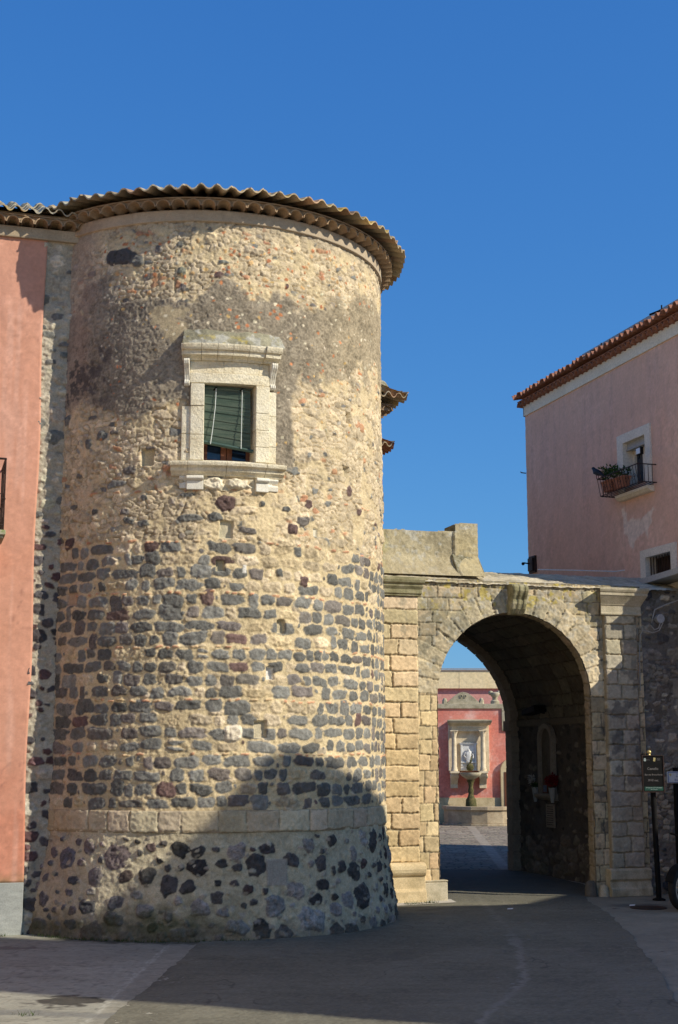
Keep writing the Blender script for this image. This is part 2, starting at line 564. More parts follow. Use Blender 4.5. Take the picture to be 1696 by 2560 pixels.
M['grass'] = mat_mix('grass_blade', [(.03, .05, .012), (.07, .10, .025)], 9, 60, 0.1, 0.001)
M['redflower'] = mat_mix('red_petal', [(.13, .004, .006), (.24, .012, .016)], 20, 60, 0.1, 0.001)
M['paleflower'] = mat_mix('pale_petal', [(.45, .42, .36), (.6, .58, .52)], 20, 60, 0.1, 0.001)
M['bird'] = mat_mix('dark_plumage', [(.010, .011, .014), (.028, .03, .034)], 20, 60, 0.1, 0.001, 0.6)
M['vase'] = mat_mix('dull_white_plastic', [(.36, .36, .33), (.44, .44, .40)], 9, 60, 0.1, 0.001, 0.6)
M['rubber'] = mat_mix('tyre_rubber', [(.015, .014, .013), (.03, .027, .023)], 20, 60, 0.2, 0.001, 0.8)
M['rim'] = mat_mix('alloy', [(.30, .28, .25), (.40, .38, .34)], 12, 60, 0.1, 0.001, 0.4, metal=0.6)
M['carpaint'], _nt, _b = mat_new('dark_car_paint')
_b.inputs['Base Color'].default_value = (.012, .012, .013, 1); _b.inputs['Roughness'].default_value = 0.3; _b.inputs['Coat Weight'].default_value = 0.5
M['lens'], _nt, _b = mat_new('clear_lens')
_b.inputs['Base Color'].default_value = (.6, .62, .65, 1); _b.inputs['Roughness'].default_value = 0.1
M['green_strip'] = mat_mix('green_strip', [(.02, .07, .05), (.025, .08, .055)], 5, 60, 0.05, 0.001)
M['grey_text'] = mat_mix('grey_lettering', [(.20, .18, .17), (.24, .22, .20)], 5, 60, 0.05, 0.001)
M['pale_text'] = mat_mix('pale_lettering', [(.40, .48, .44), (.45, .52, .48)], 5, 60, 0.05, 0.001)
M['blue'] = mat_mix('blue_glaze', [(.03, .05, .20), (.05, .08, .27)], 20, 60, 0.05, 0.001, 0.4)
M['cable'] = mat_mix('pale_cable', [(.32, .30, .26), (.40, .38, .33)], 20, 60, 0.05, 0.001, 0.6)
M['facade_far'] = mat_mix('street_plaster', [(.66, .50, .34), (.74, .58, .42)], 1, 20, 0.1, 0.003)

BASALT = (.168, .162, .140); BASALT_W = (.185, .162, .138); REDLAVA = (.150, .098, .084); LIME = (.54, .43, .27); BRICK = (.50, .20, .09)
MORTAR = (.60, .475, .275)

# ================================================================= ROUND TOWER
tower = thing('round_tower', (TC[0], TC[1], 0), 'round rubble stone tower with dark basalt courses, a tiled eave and one stone framed window', 'tower')
S0, S1 = -4.5, 5.0     # arc span modelled in detail


def rcol(c, v=0.12):
    k = 1 + random.uniform(-v, v)
    return tuple(x * k * (1 + random.uniform(-.03, .03)) for x in c)


def basalt():
    t = random.random()
    if t < .022: return rcol(REDLAVA, .2)
    if t < .22: return rcol(BASALT_W, .2)
    k = random.uniform(.75, 1.45)
    return tuple(x * k for x in BASALT)


def lime():
    k = random.uniform(.85, 1.18); w = random.uniform(-.05, .05)
    return (LIME[0] * k, LIME[1] * k * (1 - w * .4), LIME[2] * k * (1 - w * 2))


def tower_body():
    c = Canvas(S0, S1, 1.46, 9.02, 0.0115, 11, MORTAR, 0.12, 0.010)
    # warmer, stained mortar on the left flank
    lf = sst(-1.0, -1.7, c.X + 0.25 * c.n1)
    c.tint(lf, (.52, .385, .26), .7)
    courses = [1.49, 2.16, 2.82, 3.46, 4.13, 4.78]
    r = random

    def rubcol():
        q = r.random()
        if q < .045: return basalt()
        if q < .075: return rcol((.50, .27, .15), .15)
        if q < .10: return rcol((.40, .34, .26), .1)
        k = r.uniform(.72, 1.15)
        return (.58 * k, .465 * k, .30 * k)
    zn = sst(4.72, 4.84, c.Z + .06 * c.n1)
    big = sst(-.1, .1, c.noise(.45, 31)) * sst(7.6, 7.2, c.Z)
    smear = 1 - .85 * sst(.0, .45, c.noise(.22, 33) + .35 * c.n2)
    c.rubble(zn * (1 - big) * smear, .105, .062, 5, rubcol, .013, .11, (.34, .26, .155), pw=.55)
    c.rubble(zn * big * smear, .25, .125, 6, rubcol, .023, .07, (.36, .27, .16), pw=.5)
    # small pale stones in the mortar between the basalt
    for _ in range(900):
        x = r.uniform(S0, S1); z = r.uniform(1.5, 5.0)
        w = r.uniform(.05, .15); h = w * r.uniform(.45, .9)
        c.stone(x, z, w, h, r.uniform(.004, .020), lime(), r.uniform(-.5, .5), 2.6, .005, .15, .2)
    for _ in range(110):     # bigger pale blocks
        x = r.uniform(S0, S1); z = r.uniform(4.2, 8.9)
        w = r.uniform(.12, .30); h = r.uniform(.09, .16)
        if z > 6.6 and r.random() < .6: continue
        c.stone(x, z, w, h, r.uniform(.010, .034), lime(), r.uniform(-.15, .15), 3.2, .012, .2, .16)
    for _ in range(260):     # red brick and tile fragments in the upper rubble
        x = r.gauss(.9, 1.3); z = r.uniform(7.0, 8.85)
        s = r.uniform(.025, .06)
        c.stone(x, z, s * r.uniform(.8, 1.7), s, .012, rcol(BRICK if r.random() < .6 else (.58, .36, .17), .15), r.uniform(-.7, .7), 4, .003, .1, .1)
    # courses
    rows = []
    for k in range(5):
        z0, z1 = courses[k], courses[k + 1]
        for j in range(4):
            rows.append((z0 + .022 + (z1 - z0 - .024) * j / 4, z0 + .022 + (z1 - z0 - .024) * (j + 1) / 4, k))
    for (za, zb, k) in rows:
        x = S0 + r.uniform(0, .2)
        zc = (za + zb) / 2
        while x < S1:
            w = r.choice([.12, .16, .19, .22, .25, .29, .34]) * r.uniform(.9, 1.1)
            if x > 2.6: w *= .8
            h = (zb - za) * r.uniform(.80, .97)
            cx = x + w / 2
            pb = .89 if cx < 1.8 else .95
            if k == 4: pb = (.9 - (za - 4.13) * .45) if cx < .7 else (.40 if cx < 2.0 else .9)
            if k == 3: pb = .93 if cx < .5 else (.78 if cx < 1.7 else .95)
            if k == 4 and cx < -2.2: pb = .35
            if r.random() < pb:
                wob = r.uniform(-.013, .013)
                if r.random() < .015:      # two small stones one above the other
                    for s_ in (-1, 1):
                        c.stone(cx, zc + s_ * h * .27, w * .8, h * .42, r.uniform(.008, .02), basalt(), r.uniform(-.1, .1), 2.8, .005, .2, .14)
                else:
                    rd = r.random() < .3
                    if r.random() < .10: h *= 1.35; wob *= 2; w *= .85
                    c.stone(cx, zc + wob + .012 * math.sin(cx * 2.3 + k * 2), w * r.uniform(1.02, 1.10), h * r.uniform(.92, 1.12), r.uniform(.008, .020) if cx > -1.2 else r.uniform(.005, .011), basalt(), r.uniform(-.09, .09),
                            r.uniform(3.2, 7.0), .0065, .17, .09 if not rd else .20, pit=.004 if rd else 0)
            else:
                c.stone(cx, zc, w, h, r.uniform(.008, .022), lime(), r.uniform(-.08, .08), 3.6, .010, .2, .15)
            x += w + r.uniform(.006, .040)
            if r.random() < .12:
                s = r.uniform(.03, .06)
                c.stone(x + s * .4, zc + r.uniform(-.05, .05), s, s * 1.3, .010, basalt(), 0, 2.2, .004)
                x += s + .03
    # scattered dark and purple stones above the courses
    for (x, z, w, h, col) in [(.50, 5.26, .26, .19, REDLAVA), (.04, 5.07, .33, .11, BASALT), (.36, 5.09, .17, .14, BASALT), (.78, 4.93, .28, .10, BASALT_W),
                              (1.62, 5.33, .13, .12, REDLAVA), (1.37, 4.98, .16, .15, REDLAVA), (1.53, 5.10, .2, .12, BASALT_W), (1.28, 5.24, .12, .1, BASALT),
                              (.96, 5.29, .1, .08, BASALT), (.02, 5.36, .20, .06, BASALT), (-.72, 5.05, .15, .10, BASALT), (-.55, 5.02, .16, .09, BASALT), (-.76, 5.16, .14, .1, BASALT_W),
                              (-1.62, 4.82, .17, .16, REDLAVA), (-1.95, 5.5, .08, .16, BASALT_W), (-2.3, 6.05, .10, .15, BASALT_W), (-2.25, 5.6, .09, .11, REDLAVA),
                              (-1.75, 6.45, .10, .17, BASALT), (-1.05, 6.55, .2, .09, BASALT), (-1.15, 6.18, .16, .13, BASALT), (-1.35, 6.1, .10, .16, BASALT), (-.95, 6.2, .13, .08, BASALT_W),
                              (2.35, 5.6, .12, .17, REDLAVA), (2.6, 5.35, .12, .12, REDLAVA), (.86, 5.78, .13, .1, BASALT), (-.74, 5.70, .2, .12, BASALT_W),
                              (-.95, 8.55, .42, .24, (.085, .08, .075)), (-.70, 8.46, .17, .14, BASALT), (-.42, 8.6, .10, .12, BASALT_W), (-.15, 8.66, .1, .1, BASALT), (.36, 8.25, .14, .11, REDLAVA), (-.12, 8.29, .15, .13, (.20, .20, .15)),
                              (-.08, 8.08, .1, .1, BASALT_W), (-.12, 7.85, .12, .12, BASALT_W), (-1.12, 7.92, .11, .09, REDLAVA), (.42, 8.42, .16, .07, (.24, .24, .20)), (1.9, 8.0, .07, .06, BASALT_W), (1.1, 7.9, .09, .05, BASALT_W),
                              (1.95, 8.35, .05, .05, BASALT), (1.3, 8.2, .06, .08, REDLAVA), (2.05, 6.35, .11, .05, BASALT_W), (1.2, 4.42, .09, .13, BASALT), (1.55, 4.33, .16, .14, REDLAVA)]:
        c.stone(x, z, w, h, .026, col, r.uniform(-.2, .2), 3.2, .010, .2, .18, pit=.003)
    for _ in range(26):
        x = r.uniform(S0, S1); z = r.uniform(4.9, 6.7)
        c.stone(x, z, r.uniform(.05, .12), r.uniform(.05, .1), .018, basalt(), r.uniform(-.4, .4), 2.6, .008, .2, .2)
    # old render: grey-brown, pebbly, with ragged limits
    e1 = c.noise(.55, 1) * .32 + c.noise(.12, 2) * .10
    X, Z = c.X, c.Z
    left = sst(.05, -.05, X - .10 + e1 * .5) * sst(-.06, .06, Z - (6.42 - .18 * X) + e1) * sst(.08, -.08, Z - 8.02 + e1 * 1.2)
    mid = sst(-.06, .06, Z - 7.38 + e1 * .5) * sst(.08, -.08, Z - 8.0 + e1 * 1.2) * sst(-.05, .05, X + .1) * sst(.1, -.1, X - 1.5)
    mid = np.clip(mid + sst(-.1, .1, X - .6) * sst(.1, -.1, X - 2.0 + e1) * sst(-.08, .08, Z - 6.98 + e1) * sst(.1, -.1, Z - 7.9 + e1), 0, 1)
    right = sst(-.08, .08, X - 1.15 + e1) * sst(-.06, .06, Z - (6.90 + .10 * X) + e1) * sst(.10, -.10, Z - (7.55 + .42 * (X - 1.0)) + e1)
    strip = sst(-.02, .02, X - .95) * sst(.03, -.03, X - 1.42 + e1 * .35) * sst(-.05, .05, Z - 5.82 + e1 * .5) * sst(.05, -.05, Z - 7.1)
    rend = np.clip(left + mid + right + strip, 0, 1)
    speck = c.n3 * .5 + c.noise(.022, 9, 2) * .8
    rc = np.array((.262, .218, .155))[None, None, :] * (1 + .30 * speck + .22 * c.n2 + .18 * c.n1)[..., None]
    warm = sst(1.2, 2.4, X)[..., None]
    rc = rc * (1 + warm * np.array([.26, .22, .10]))
    c.C = c.C * (1 - rend[..., None]) + rc * rend[..., None]
    c.D = c.D * (1 - rend * .90) + rend * (.012 + .006 * speck + .004 * c.n2)
    # black lichen stain on the left flank
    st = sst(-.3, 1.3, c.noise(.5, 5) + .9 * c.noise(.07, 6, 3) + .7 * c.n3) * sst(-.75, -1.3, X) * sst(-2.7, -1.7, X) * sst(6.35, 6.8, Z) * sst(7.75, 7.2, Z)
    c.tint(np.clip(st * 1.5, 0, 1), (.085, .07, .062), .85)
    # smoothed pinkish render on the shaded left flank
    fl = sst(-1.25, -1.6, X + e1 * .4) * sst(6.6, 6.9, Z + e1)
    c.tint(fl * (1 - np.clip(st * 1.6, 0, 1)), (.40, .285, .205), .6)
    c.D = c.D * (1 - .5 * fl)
    # two pale mortar repairs
    for (x, z, w, h) in [(-.30, 7.70, .36, .30), (-.20, 7.50, .30, .34), (-.12, 7.72, .22, .2), (-1.55, 7.9, .14, .12), (1.02, 7.3, .25, .3), (2.55, 6.9, .15, .2)]:
        m = sst(1.1, .75, np.sqrt(((X - x + c.WX * 3) / (w / 2)) ** 2 + ((Z - z + c.WZ * 3) / (h / 2)) ** 2) + .35 * c.n2)
        c.over(m * .8, (.47, .375, .225), .016)
    # rubble set loose in the render: pale, yellow and brick-red chips
    for _ in range(420):
        x = r.uniform(-1.2, 3.2); z = r.uniform(6.0, 8.8)
        s = r.uniform(.018, .045)
        q = r.random()
        c.stone(x, z, s * r.uniform(.9, 1.5), s, .010, rcol((.60, .52, .36) if q < .6 else ((.60, .40, .16) if q < .75 else BRICK), .15), r.uniform(-.7, .7), 3, .003, .1, .2)
    for (x, z) in [(1.05, 7.8), (1.12, 7.84), (1.2, 7.8), (1.15, 7.75), (.62, 7.55), (.68, 7.45), (.75, 7.6), (.85, 7.5), (.55, 7.4), (.6, 7.7)]:
        c.stone(x, z, .055, .05, .012, rcol(BRICK, .1), r.uniform(-.5, .5), 4, .003, .1, .1)
    # putlog holes and patched holes
    for (x, z, w, h, d, col) in [(.50, 4.93, .17, .22, -.045, (.52, .46, .31)), (.44, 4.47, .12, .14, -.06, (.42, .37, .25)), (1.22, 3.74, .11, .17, -.06, (.50, .42, .27)),
                                 (1.08, 3.16, .10, .17, -.05, (.66, .63, .56)), (.95, 2.47, .16, .22, -.05, (.50, .43, .29)), (-.50, 5.85, .17, .22, -.07, (.50, .42, .27)),
                                 (2.30, 5.86, .12, .15, -.06, (.50, .42, .27)), (2.35, 6.6, .10, .16, -.06, (.40, .32, .20)), (1.73, 4.98, .08, .12, -.03, (.60, .55, .42)),
                                 (-1.55, 4.1, .2, .17, -.03, (.46, .33, .22)), (.74, 4.44, .06, .11, .012, (.68, .64, .55))]:
        c.rect(x - w / 2, x + w / 2, z - h / 2, z + h / 2, d, col)
    c.stone(.62, 2.42, .23, .20, .04, (.66, .57, .42), .1, 4.5, .010, .1, .06)
    # darker towards the top of the wall, then yellow lichen
    c.tint(sst(8.75, 8.95, Z + .08 * c.n1) * .5, (.33, .28, .21), 1)
    yl = sst(.55, .8, c.noise(.10, 21)) * sst(.1, .5, c.noise(.9, 22)) * sst(5.4, 5.7, Z) * sst(6.4, 6.1, Z) * sst(0, -.3, X) * sst(-1.6, -1.3, X)
    c.tint(np.clip(yl, 0, 1), (.45, .38, .10), .8)
    # the levelling courses of thin orange tile
    for zc in courses[1:] + [5.42]:
        x = S0
        while x < S1:
            w = r.uniform(.05, .13)
            if r.random() < (.62 if zc < 5 else .35) * (1 if x > -1.2 else .8):
                c.stone(x + w / 2, zc + .008 * math.sin(x * 3) + r.uniform(-.006, .006), w, r.uniform(.026, .036), .022,
                        rcol((.56, .30, .17) if r.random() < .6 else (.62, .43, .24), .15), r.uniform(-.06, .06), 3.5, .003, .1, .1)
            x += w + r.uniform(.01, .07)
    # long-wave unevenness of the old wall
    c.D += (.006 + .006 * zn) * c.n1 * (1 - .4 * lf)
    # opening for the window
    xm = (c.X[:-1, :-1] + c.X[1:, 1:]) / 2; zm = (c.Z[:-1, :-1] + c.Z[1:, 1:]) / 2
    keep = ~((xm > .13) & (xm < .93) & (zm > 5.74) & (zm < 6.86))
    return c, keep


def shaft_r(z):
    return .045 * np.clip((9 - z) / 7.5, 0, 1)


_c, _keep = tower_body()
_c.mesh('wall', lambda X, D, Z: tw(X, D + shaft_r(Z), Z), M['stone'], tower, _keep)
# rear of the drum, out of the photo but closing the tower
mb = MB(); mb.box(tw, S1 - .02, S0 + 2 * math.pi * TR + .02, -.5, .0, 0, 9.2, 36); mb.build('rear_wall', M['cornice'], tower)


def tower_base():
    c = Canvas(S0, S1, -.06, 1.27, 0.0115, 31, (.54, .46, .30), 0.14, 0.008)
    r = random.Random(3)
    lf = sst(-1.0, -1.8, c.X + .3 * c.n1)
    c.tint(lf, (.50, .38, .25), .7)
    c.tint(sst(-.2, .4, c.X + .3 * c.n1), (.48, .42, .275), .7)
    placed = []
    for _ in range(2600):
        x = r.uniform(S0, S1); z = r.uniform(.02, 1.18)
        big = r.random()
        w = r.uniform(.17, .29) if big < .6 else (r.uniform(.29, .38) if big < .7 else r.uniform(.08, .15))
        h = min(w * r.uniform(.62, 1.15), .30)
        if z + h / 2 > 1.22: continue
        if any(abs(x - a) < (w + b) * .46 + .012 and abs(z - d) < (h + e) * .46 + .012 for a, d, b, e in placed): continue
        placed.append((x, z, w, h))
        if x < -.7:
            t = r.random()
            col = rcol((.21, .175, .16), .2) if t < .5 else (rcol((.13, .125, .13), .2) if t < .85 else rcol((.34, .29, .25), .1))
        else:
            t = r.random()
            col = rcol((.088, .080, .072), .3) if t < .66 else (rcol((.10, .072, .062), .2) if t < .80 else rcol((.34, .30, .25), .12))
            if z < .42 and t > .55: col = rcol((.30, .275, .25), .15)
        c.stone(x, z, w, h, r.uniform(.012, .032), col, r.uniform(-.35, .35), r.uniform(2.2, 3.6), .012, .28, .22, pit=.006)
    for _ in range(300):
        x = r.uniform(S0, S1); z = r.uniform(0, 1.22); w = r.uniform(.03, .09)
        c.stone(x, z, w, w * .7, .012, rcol((.34, .29, .21), .2), r.uniform(-.6, .6), 2.5, .006, .2, .2)
    c.rect(1.02, 1.3, .60, .92, .01, (.36, .32, .25))
    # pale crusts, then moss and damp at the foot
    w = sst(.45, .8, c.noise(.09, 3) + .3 * c.n1) * sst(.75, .2, c.Z)
    c.tint(np.clip(w, 0, 1), (.44, .41, .37), .55)
    g = sst(.52, .10, c.Z + .20 * c.noise(.35, 4) + .10 * c.n2) * sst(-2.6, -2.1, c.X) * sst(1.1, .1, c.X)
    c.tint(np.clip(g * (1 + .6 * c.n2), 0, 1), (.060, .066, .026), .85)
    g2 = sst(.22, .02, c.Z + .1 * c.noise(.25, 5))
    c.tint(g2, (.14, .12, .09), .55)
    c.D += .014 * c.n1
    return c


def base_r(z):
    t = np.clip((1.27 - z) / 1.27, 0, 1)
    return .05 + .165 * t ** 1.25


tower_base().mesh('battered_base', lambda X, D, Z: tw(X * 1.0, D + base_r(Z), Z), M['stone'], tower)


def string_course():
    c = Canvas(S0, S1, 1.235, 1.50, 0.0115, 41, (.36, .28, .17), 0.1, 0.004)
    r = random.Random(9)
    x = S0
    while x < S1:
        w = r.choice([.26, .33, .38, .45, .52]) * r.uniform(.9, 1.1)
        c.block(x, x + w, 1.238 + r.uniform(0, .014), 1.497, .012, rcol((.56, .46, .30), .07), .001, .009, .10, .006, .5, chip=.012)
        x += w
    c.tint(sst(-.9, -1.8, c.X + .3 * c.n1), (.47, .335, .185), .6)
    return c


string_course().mesh('string_course', lambda X, D, Z: tw(X, D, Z), M['ashlar'], tower, d0=.055, skirt=.06)

# plain band under the tiles
c_ = Canvas(S0, S1, 8.965, 9.115, 0.015, 51, (.42, .335, .23), .10, .003)
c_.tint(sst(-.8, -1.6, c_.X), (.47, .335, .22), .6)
for x in np.arange(S0, S1, .62):
    c_.rect(x, x + .008, 8.97, 9.11, -.004, (.25, .20, .14))
c_.mesh('cornice_band', lambda X, D, Z: tw(X, D, Z), M['ashlar'], tower, d0=.035, skirt=.06)


# ---------------------------------------------------------------- coppi eaves
def soffit_tiles(name, fr, s0, s1, pitch, d0, d1, zb, parent, mat, r=None, jit=.006):
    """a corbel row of half-round tiles seen from below, bedded in mortar"""
    r = random.Random(int(abs(s0 * 100)) + 5)
    n = int(round((s1 - s0) / pitch)); pitch = (s1 - s0) / n
    mb = MB(); K = 8
    for i in range(n):
        a = s0 + i * pitch; w = pitch
        zt = zb + w * .5 + .012; dd = d1 + r.uniform(-jit, jit); tl = r.uniform(-.004, .004)
        lower, outer = [], []
        for k in range(K + 1):
            th = math.pi * k / K
            lower.append((a + w * .5 - w * .43 * math.cos(th), zb + w * .44 * math.sin(th) + tl))
            outer.append((a + w * .5 - w * .50 * math.cos(th), zb + w * .52 * math.sin(th) + tl))
        vs, fs = [], []
        for (s, z) in lower: vs += [fr(s, dd, z), fr(s, d0, z - .01)]
        for (s, z) in outer: vs += [fr(s, dd, z), fr(s, d0, z)]
        o = 2 * (K + 1)
        for k in range(K):
            fs.append((2 * k, 2 * k + 2, 2 * k + 3, 2 * k + 1))
            fs.append((2 * k, o + 2 * k, o + 2 * k + 2, 2 * k + 2))
            fs.append((o + 2 * k, o + 2 * k + 1, o + 2 * k + 3, o + 2 * k + 2))
        mb.add(vs, fs)
        # mortar bed between and above, slightly set back
        top = [(s, dd - .03, z) for s, z in outer]
        vs, fs = [], []
        for (s, d, z) in top: vs += [fr(s, d, z - .004), fr(s, d - .008, zt)]
        for k in range(K): fs.append((2 * k, 2 * k + 1, 2 * k + 3, 2 * k + 2))
        mb.add(vs, fs)
    mb.box(fr, s0, s1, d0, d1 - .008, zb + pitch * .5 + .008, zb + pitch * .5 + .024, max(1, n))
    return mb.build(name, mat, parent, smooth=True)


def wave_roof(name, fr, s0, s1, pitch, d1, z1, rows, run, slope, parent, mat, seed=1, amp=.040, lich=.5, taper=None, thick=.020):
    """interlocking under-and-over tiles: stepped wavy courses rising inwards"""
    n = int(round((s1 - s0) / pitch)); pitch = (s1 - s0) / n
    K = 10; r = np.random.RandomState(seed)
    ns = n * K + 1
    s = np.linspace(s0, s1, ns)
    ph = (s - s0) / pitch
    ti = np.floor(ph).astype(int)
    ridge = np.abs(((ph) % 1) - .5) * 2          # 1 at joints, 0 at centre
    w = np.cos(2 * np.pi * ph)
    w = np.sign(w) * np.abs(w) ** .75
    jit = r.uniform(-1, 1, n + 2); jd = r.uniform(-1, 1, n + 2)
    mats = []
    allP, allC = [], []
    me_parts = []
    for j in range(rows):
        jz = np.interp(ph, np.arange(n + 2), jit) * .018; jdd = (r.uniform(-1, 1, n + 2))[ti] * .028
        da = d1 - j * run; db = da - run - .06
        za = z1 + j * run * slope + .018; zb = za + (run + .06) * slope - .018
        lines = []
        # underside back -> front lip -> top back
        for (d, z, t) in [(db, zb, 0), ((da + db) / 2, (za + zb) / 2, 0), (da, za, 0), (da, za, 1), ((da * .5 + db * .5), (za + zb) / 2, 1), (db, zb, 1)]:
            A = amp
            zz = z + w * A + t * thick + jz
            dd = np.full(ns, d) + (jdd if d == da else 0)
            lines.append(np.stack(np.broadcast_arrays(*fr(s, dd, zz)), -1))
        P = np.array(lines, dtype=np.float32)
        base = np.array((.40, .31, .19))
        red = np.array((.34, .15, .08))
        nn = fbm((6, ns), (3, 14), seed + j * 3, 3)
        C = base[None, None] * (1 + .3 * nn)[..., None]
        rm = (r.rand(n + 2) < .22)[ti][None, :, None] * 1.0
        C = C * (1 - .45 * rm) + red * .45 * rm
        C = C * (r.uniform(.62, 1.25, n + 2)[ti])[None, :, None]
        l1 = sst(.05, .5, fbm((6, ns), (3, 9), seed + 50 + j, 3) + lich - .5)
        l1[:2] *= .12; l1[2] *= .7
        C = C * (1 - .75 * l1[..., None]) + np.array((.40, .38, .29)) * .75 * l1[..., None]
        l2 = sst(.35, .6, fbm((6, ns), (3, 12), seed + 90 + j, 3) + (lich - .5) * .6)
        l2[:2] *= .1; l2[2] *= .6
        C = C * (1 - .8 * l2[..., None]) + np.array((.50, .33, .07)) * .8 * l2[..., None]
        me_parts.append((P, C))
    V = np.concatenate([p.reshape(-1, 3) for p, _ in me_parts]); C = np.concatenate([c.reshape(-1, 3) for _, c in me_parts])
    q = []
    for j in range(rows):
        idx = np.arange(6 * ns).reshape(6, ns) + j * 6 * ns
        q.append(np.stack([idx[:-1, :-1], idx[:-1, 1:], idx[1:, 1:], idx[1:, :-1]], -1).reshape(-1, 4))
    q = np.concatenate(q).astype(np.int32)
    me = bpy.data.meshes.new(name)
    me.vertices.add(len(V)); me.vertices.foreach_set('co', V.astype(np.float32).ravel())
    me.loops.add(q.size); me.loops.foreach_set('vertex_index', q.ravel())
    me.polygons.add(len(q)); me.polygons.foreach_set('loop_start', np.arange(0, q.size, 4, dtype=np.int32))
    me.polygons.foreach_set('use_smooth', np.ones(len(q), dtype=bool))
    at = me.color_attributes.new('Col', 'FLOAT_COLOR', 'POINT')
    c4 = np.ones((len(V), 4), np.float32); c4[:, :3] = np.clip(C, .01, .9)
    at.data.foreach_set('color', c4.ravel())
    me.update(calc_edges=True)
    me.set_sharp_from_angle(angle=R_(40))
    return link(name, me, parent, mat)


FULL = 2 * math.pi * TR
soffit_tiles('eave_soffit_tiles', tw, -5.2, 6.2, .185, -.05, .19, 9.115, tower, M['tile_in'])
mb = MB(); mb.box(tw, -5.3, 6.3, -.1, .16, 9.215, 9.24, 60); mb.build('eave_mortar_bed', M['cornice'], tower)
wave_roof('roof', tw, -5.4, -5.4 + FULL, .178, .375, 9.262, 7, .36, .30, tower, M['tile_roof'], 4, .030, .42)
mb = MB(); mb.lathe((TC[0], TC[1], 0), [(2.6, 9.26), (.1, 10.02), (.02, 10.04)], 48); mb.build('roof_core', M['tile'], tower)

# ---------------------------------------------------------------- tower window
win = bpy.data.objects.new('window', None); win.empty_display_size = .2
sc.collection.objects.link(win); win.parent = tower
d_ = math.pi / 180 * TR      # arc length of one degree


def W(*a): return [x * d_ for x in a]


wf = tw
# jambs: outer strip and inner strip, in courses
r = random.Random(2)
mb = MB()
for (a0, a1, dd) in [(-1.6, .9, .040), (.9, 4.75, .075)]:
    z = 5.80
    for zt in ([6.14, 6.50] if a0 < 0 else [6.13, 6.50, 6.79]):
        mb.box(wf, a0 * d_, a1 * d_, -.34 if a0 > 0 else -.05, dd + r.uniform(-.006, .006), z, zt - .004, 3); z = zt
mb.build('jamb', M['lime'], win, bevel=.007)
mb = MB()
for (a0, a1, dd) in [(19.55, 23.6, .072), (23.6, 25.9, .045)]:
    z = 5.80
    for zt in ([6.0, 6.22, 6.44, 6.80] if a0 < 20 else [6.02, 6.42, 6.74]):
        mb.box(wf, a0 * d_, a1 * d_, -.34 if a0 < 20 else -.05, dd + r.uniform(-.006, .006), z, zt - .004, 3); z = zt
mb.build('jamb', M['lime'], win, bevel=.007)
mb = MB()
mb.box(wf, .6 * d_, 23.55 * d_, -.34, .065, 6.80, 6.935, 8)
mb.box(wf, .6 * d_, 10.2 * d_, -.1, .046, 6.939, 7.09, 4); mb.box(wf, 10.25 * d_, 20.4 * d_, -.1, .050, 6.939, 7.09, 4); mb.box(wf, 20.45 * d_, 23.55 * d_, -.1, .044, 6.939, 7.09, 2)
mb.build('frieze', M['lime'], win, bevel=.006)
for a0, a1 in [(-1.0, .55), (23.65, 25.4)]:
    mb = MB()
    prof = [(-.02, 6.76), (.05, 6.76), (.075, 6.785), (.075, 6.81), (.05, 6.84), (.062, 6.90), (.10, 6.98), (.14, 7.03), (.15, 7.07), (.13, 7.10), (-.02, 7.10)]
    mb.mould(wf, a0 * d_, a1 * d_, prof, 4)
    for k in range(3):
        t = a0 + (a1 - a0) * (k + .5) / 3
        mb.mould(wf, (t - .17) * d_, (t + .17) * d_, [(p[0] + .008 if p[0] > 0 else p[0], p[1]) for p in prof], 1)
    mb.build('console', M['limewhite'], win, bevel=.004)
cor = [(-.05, 7.09), (.075, 7.09), (.085, 7.115), (.12, 7.13), (.165, 7.14), (.17, 7.165), (.17, 7.195), (.20, 7.20), (.215, 7.225), (.225, 7.255), (.225, 7.275), (.18, 7.285), (-.05, 7.30)]
mb = MB()
for a0, a1 in [(-1.0, 3.8), (3.85, 8.2), (8.25, 12.4), (12.45, 16.8), (16.85, 21.4)]:
    mb.mould(wf, a0 * d_, a1 * d_ - .002, cor, 4)
mb.mould(wf, 21.45 * d_, 25.9 * d_, [(d + .022 if d > 0 else d, z + .002) for d, z in cor], 4)
mb.mould(wf, -1.6 * d_, -1.05 * d_, [(d * .9 if d > 0 else d, z) for d, z in cor], 1)
mb.build('hood_cornice', M['lime'], win, bevel=.004)
# weathered mortar fillet above the hood
c_ = Canvas(-1.3 * d_, 27 * d_, 7.28, 7.56, .011, 61, (.27, .245, .16), .25, .012)
c_.tint(sst(.1, .5, c_.noise(.1, 1)), (.44, .42, .35), .7); c_.tint(sst(.4, .6, c_.noise(.12, 2)) * sst(7.45, 7.35, c_.Z), (.38, .30, .08), .8)
_t = lambda Z: np.clip((Z - 7.28) / .25, 0, 1)
c_.mesh('weathering_slope', lambda X, D, Z: tw(X, D * (1 - .5 * _t(Z)) + .205 * (1 - _t(Z)) ** .85 - .012 * _t(Z) + .01 * np.sin(X * 9), Z), M['stone'], win)
sil = [(-.05, 5.60), (.055, 5.60), (.07, 5.625), (.11, 5.655), (.115, 5.69), (.125, 5.70), (.165, 5.715), (.175, 5.745), (.175, 5.765), (.14, 5.775), (-.34, 5.79)]
mb = MB()
for a0, a1 in [(-4.2, .5), (.55, 11.1), (11.2, 22.2), (22.3, 28.0)]:
    mb.mould(wf, a0 * d_, a1 * d_, sil, 8)
mb.box(wf, 4.6 * d_, 19.7 * d_, -.34, .03, 5.785, 5.805, 4)
mb.build('sill', M['lime'], win, bevel=.005)
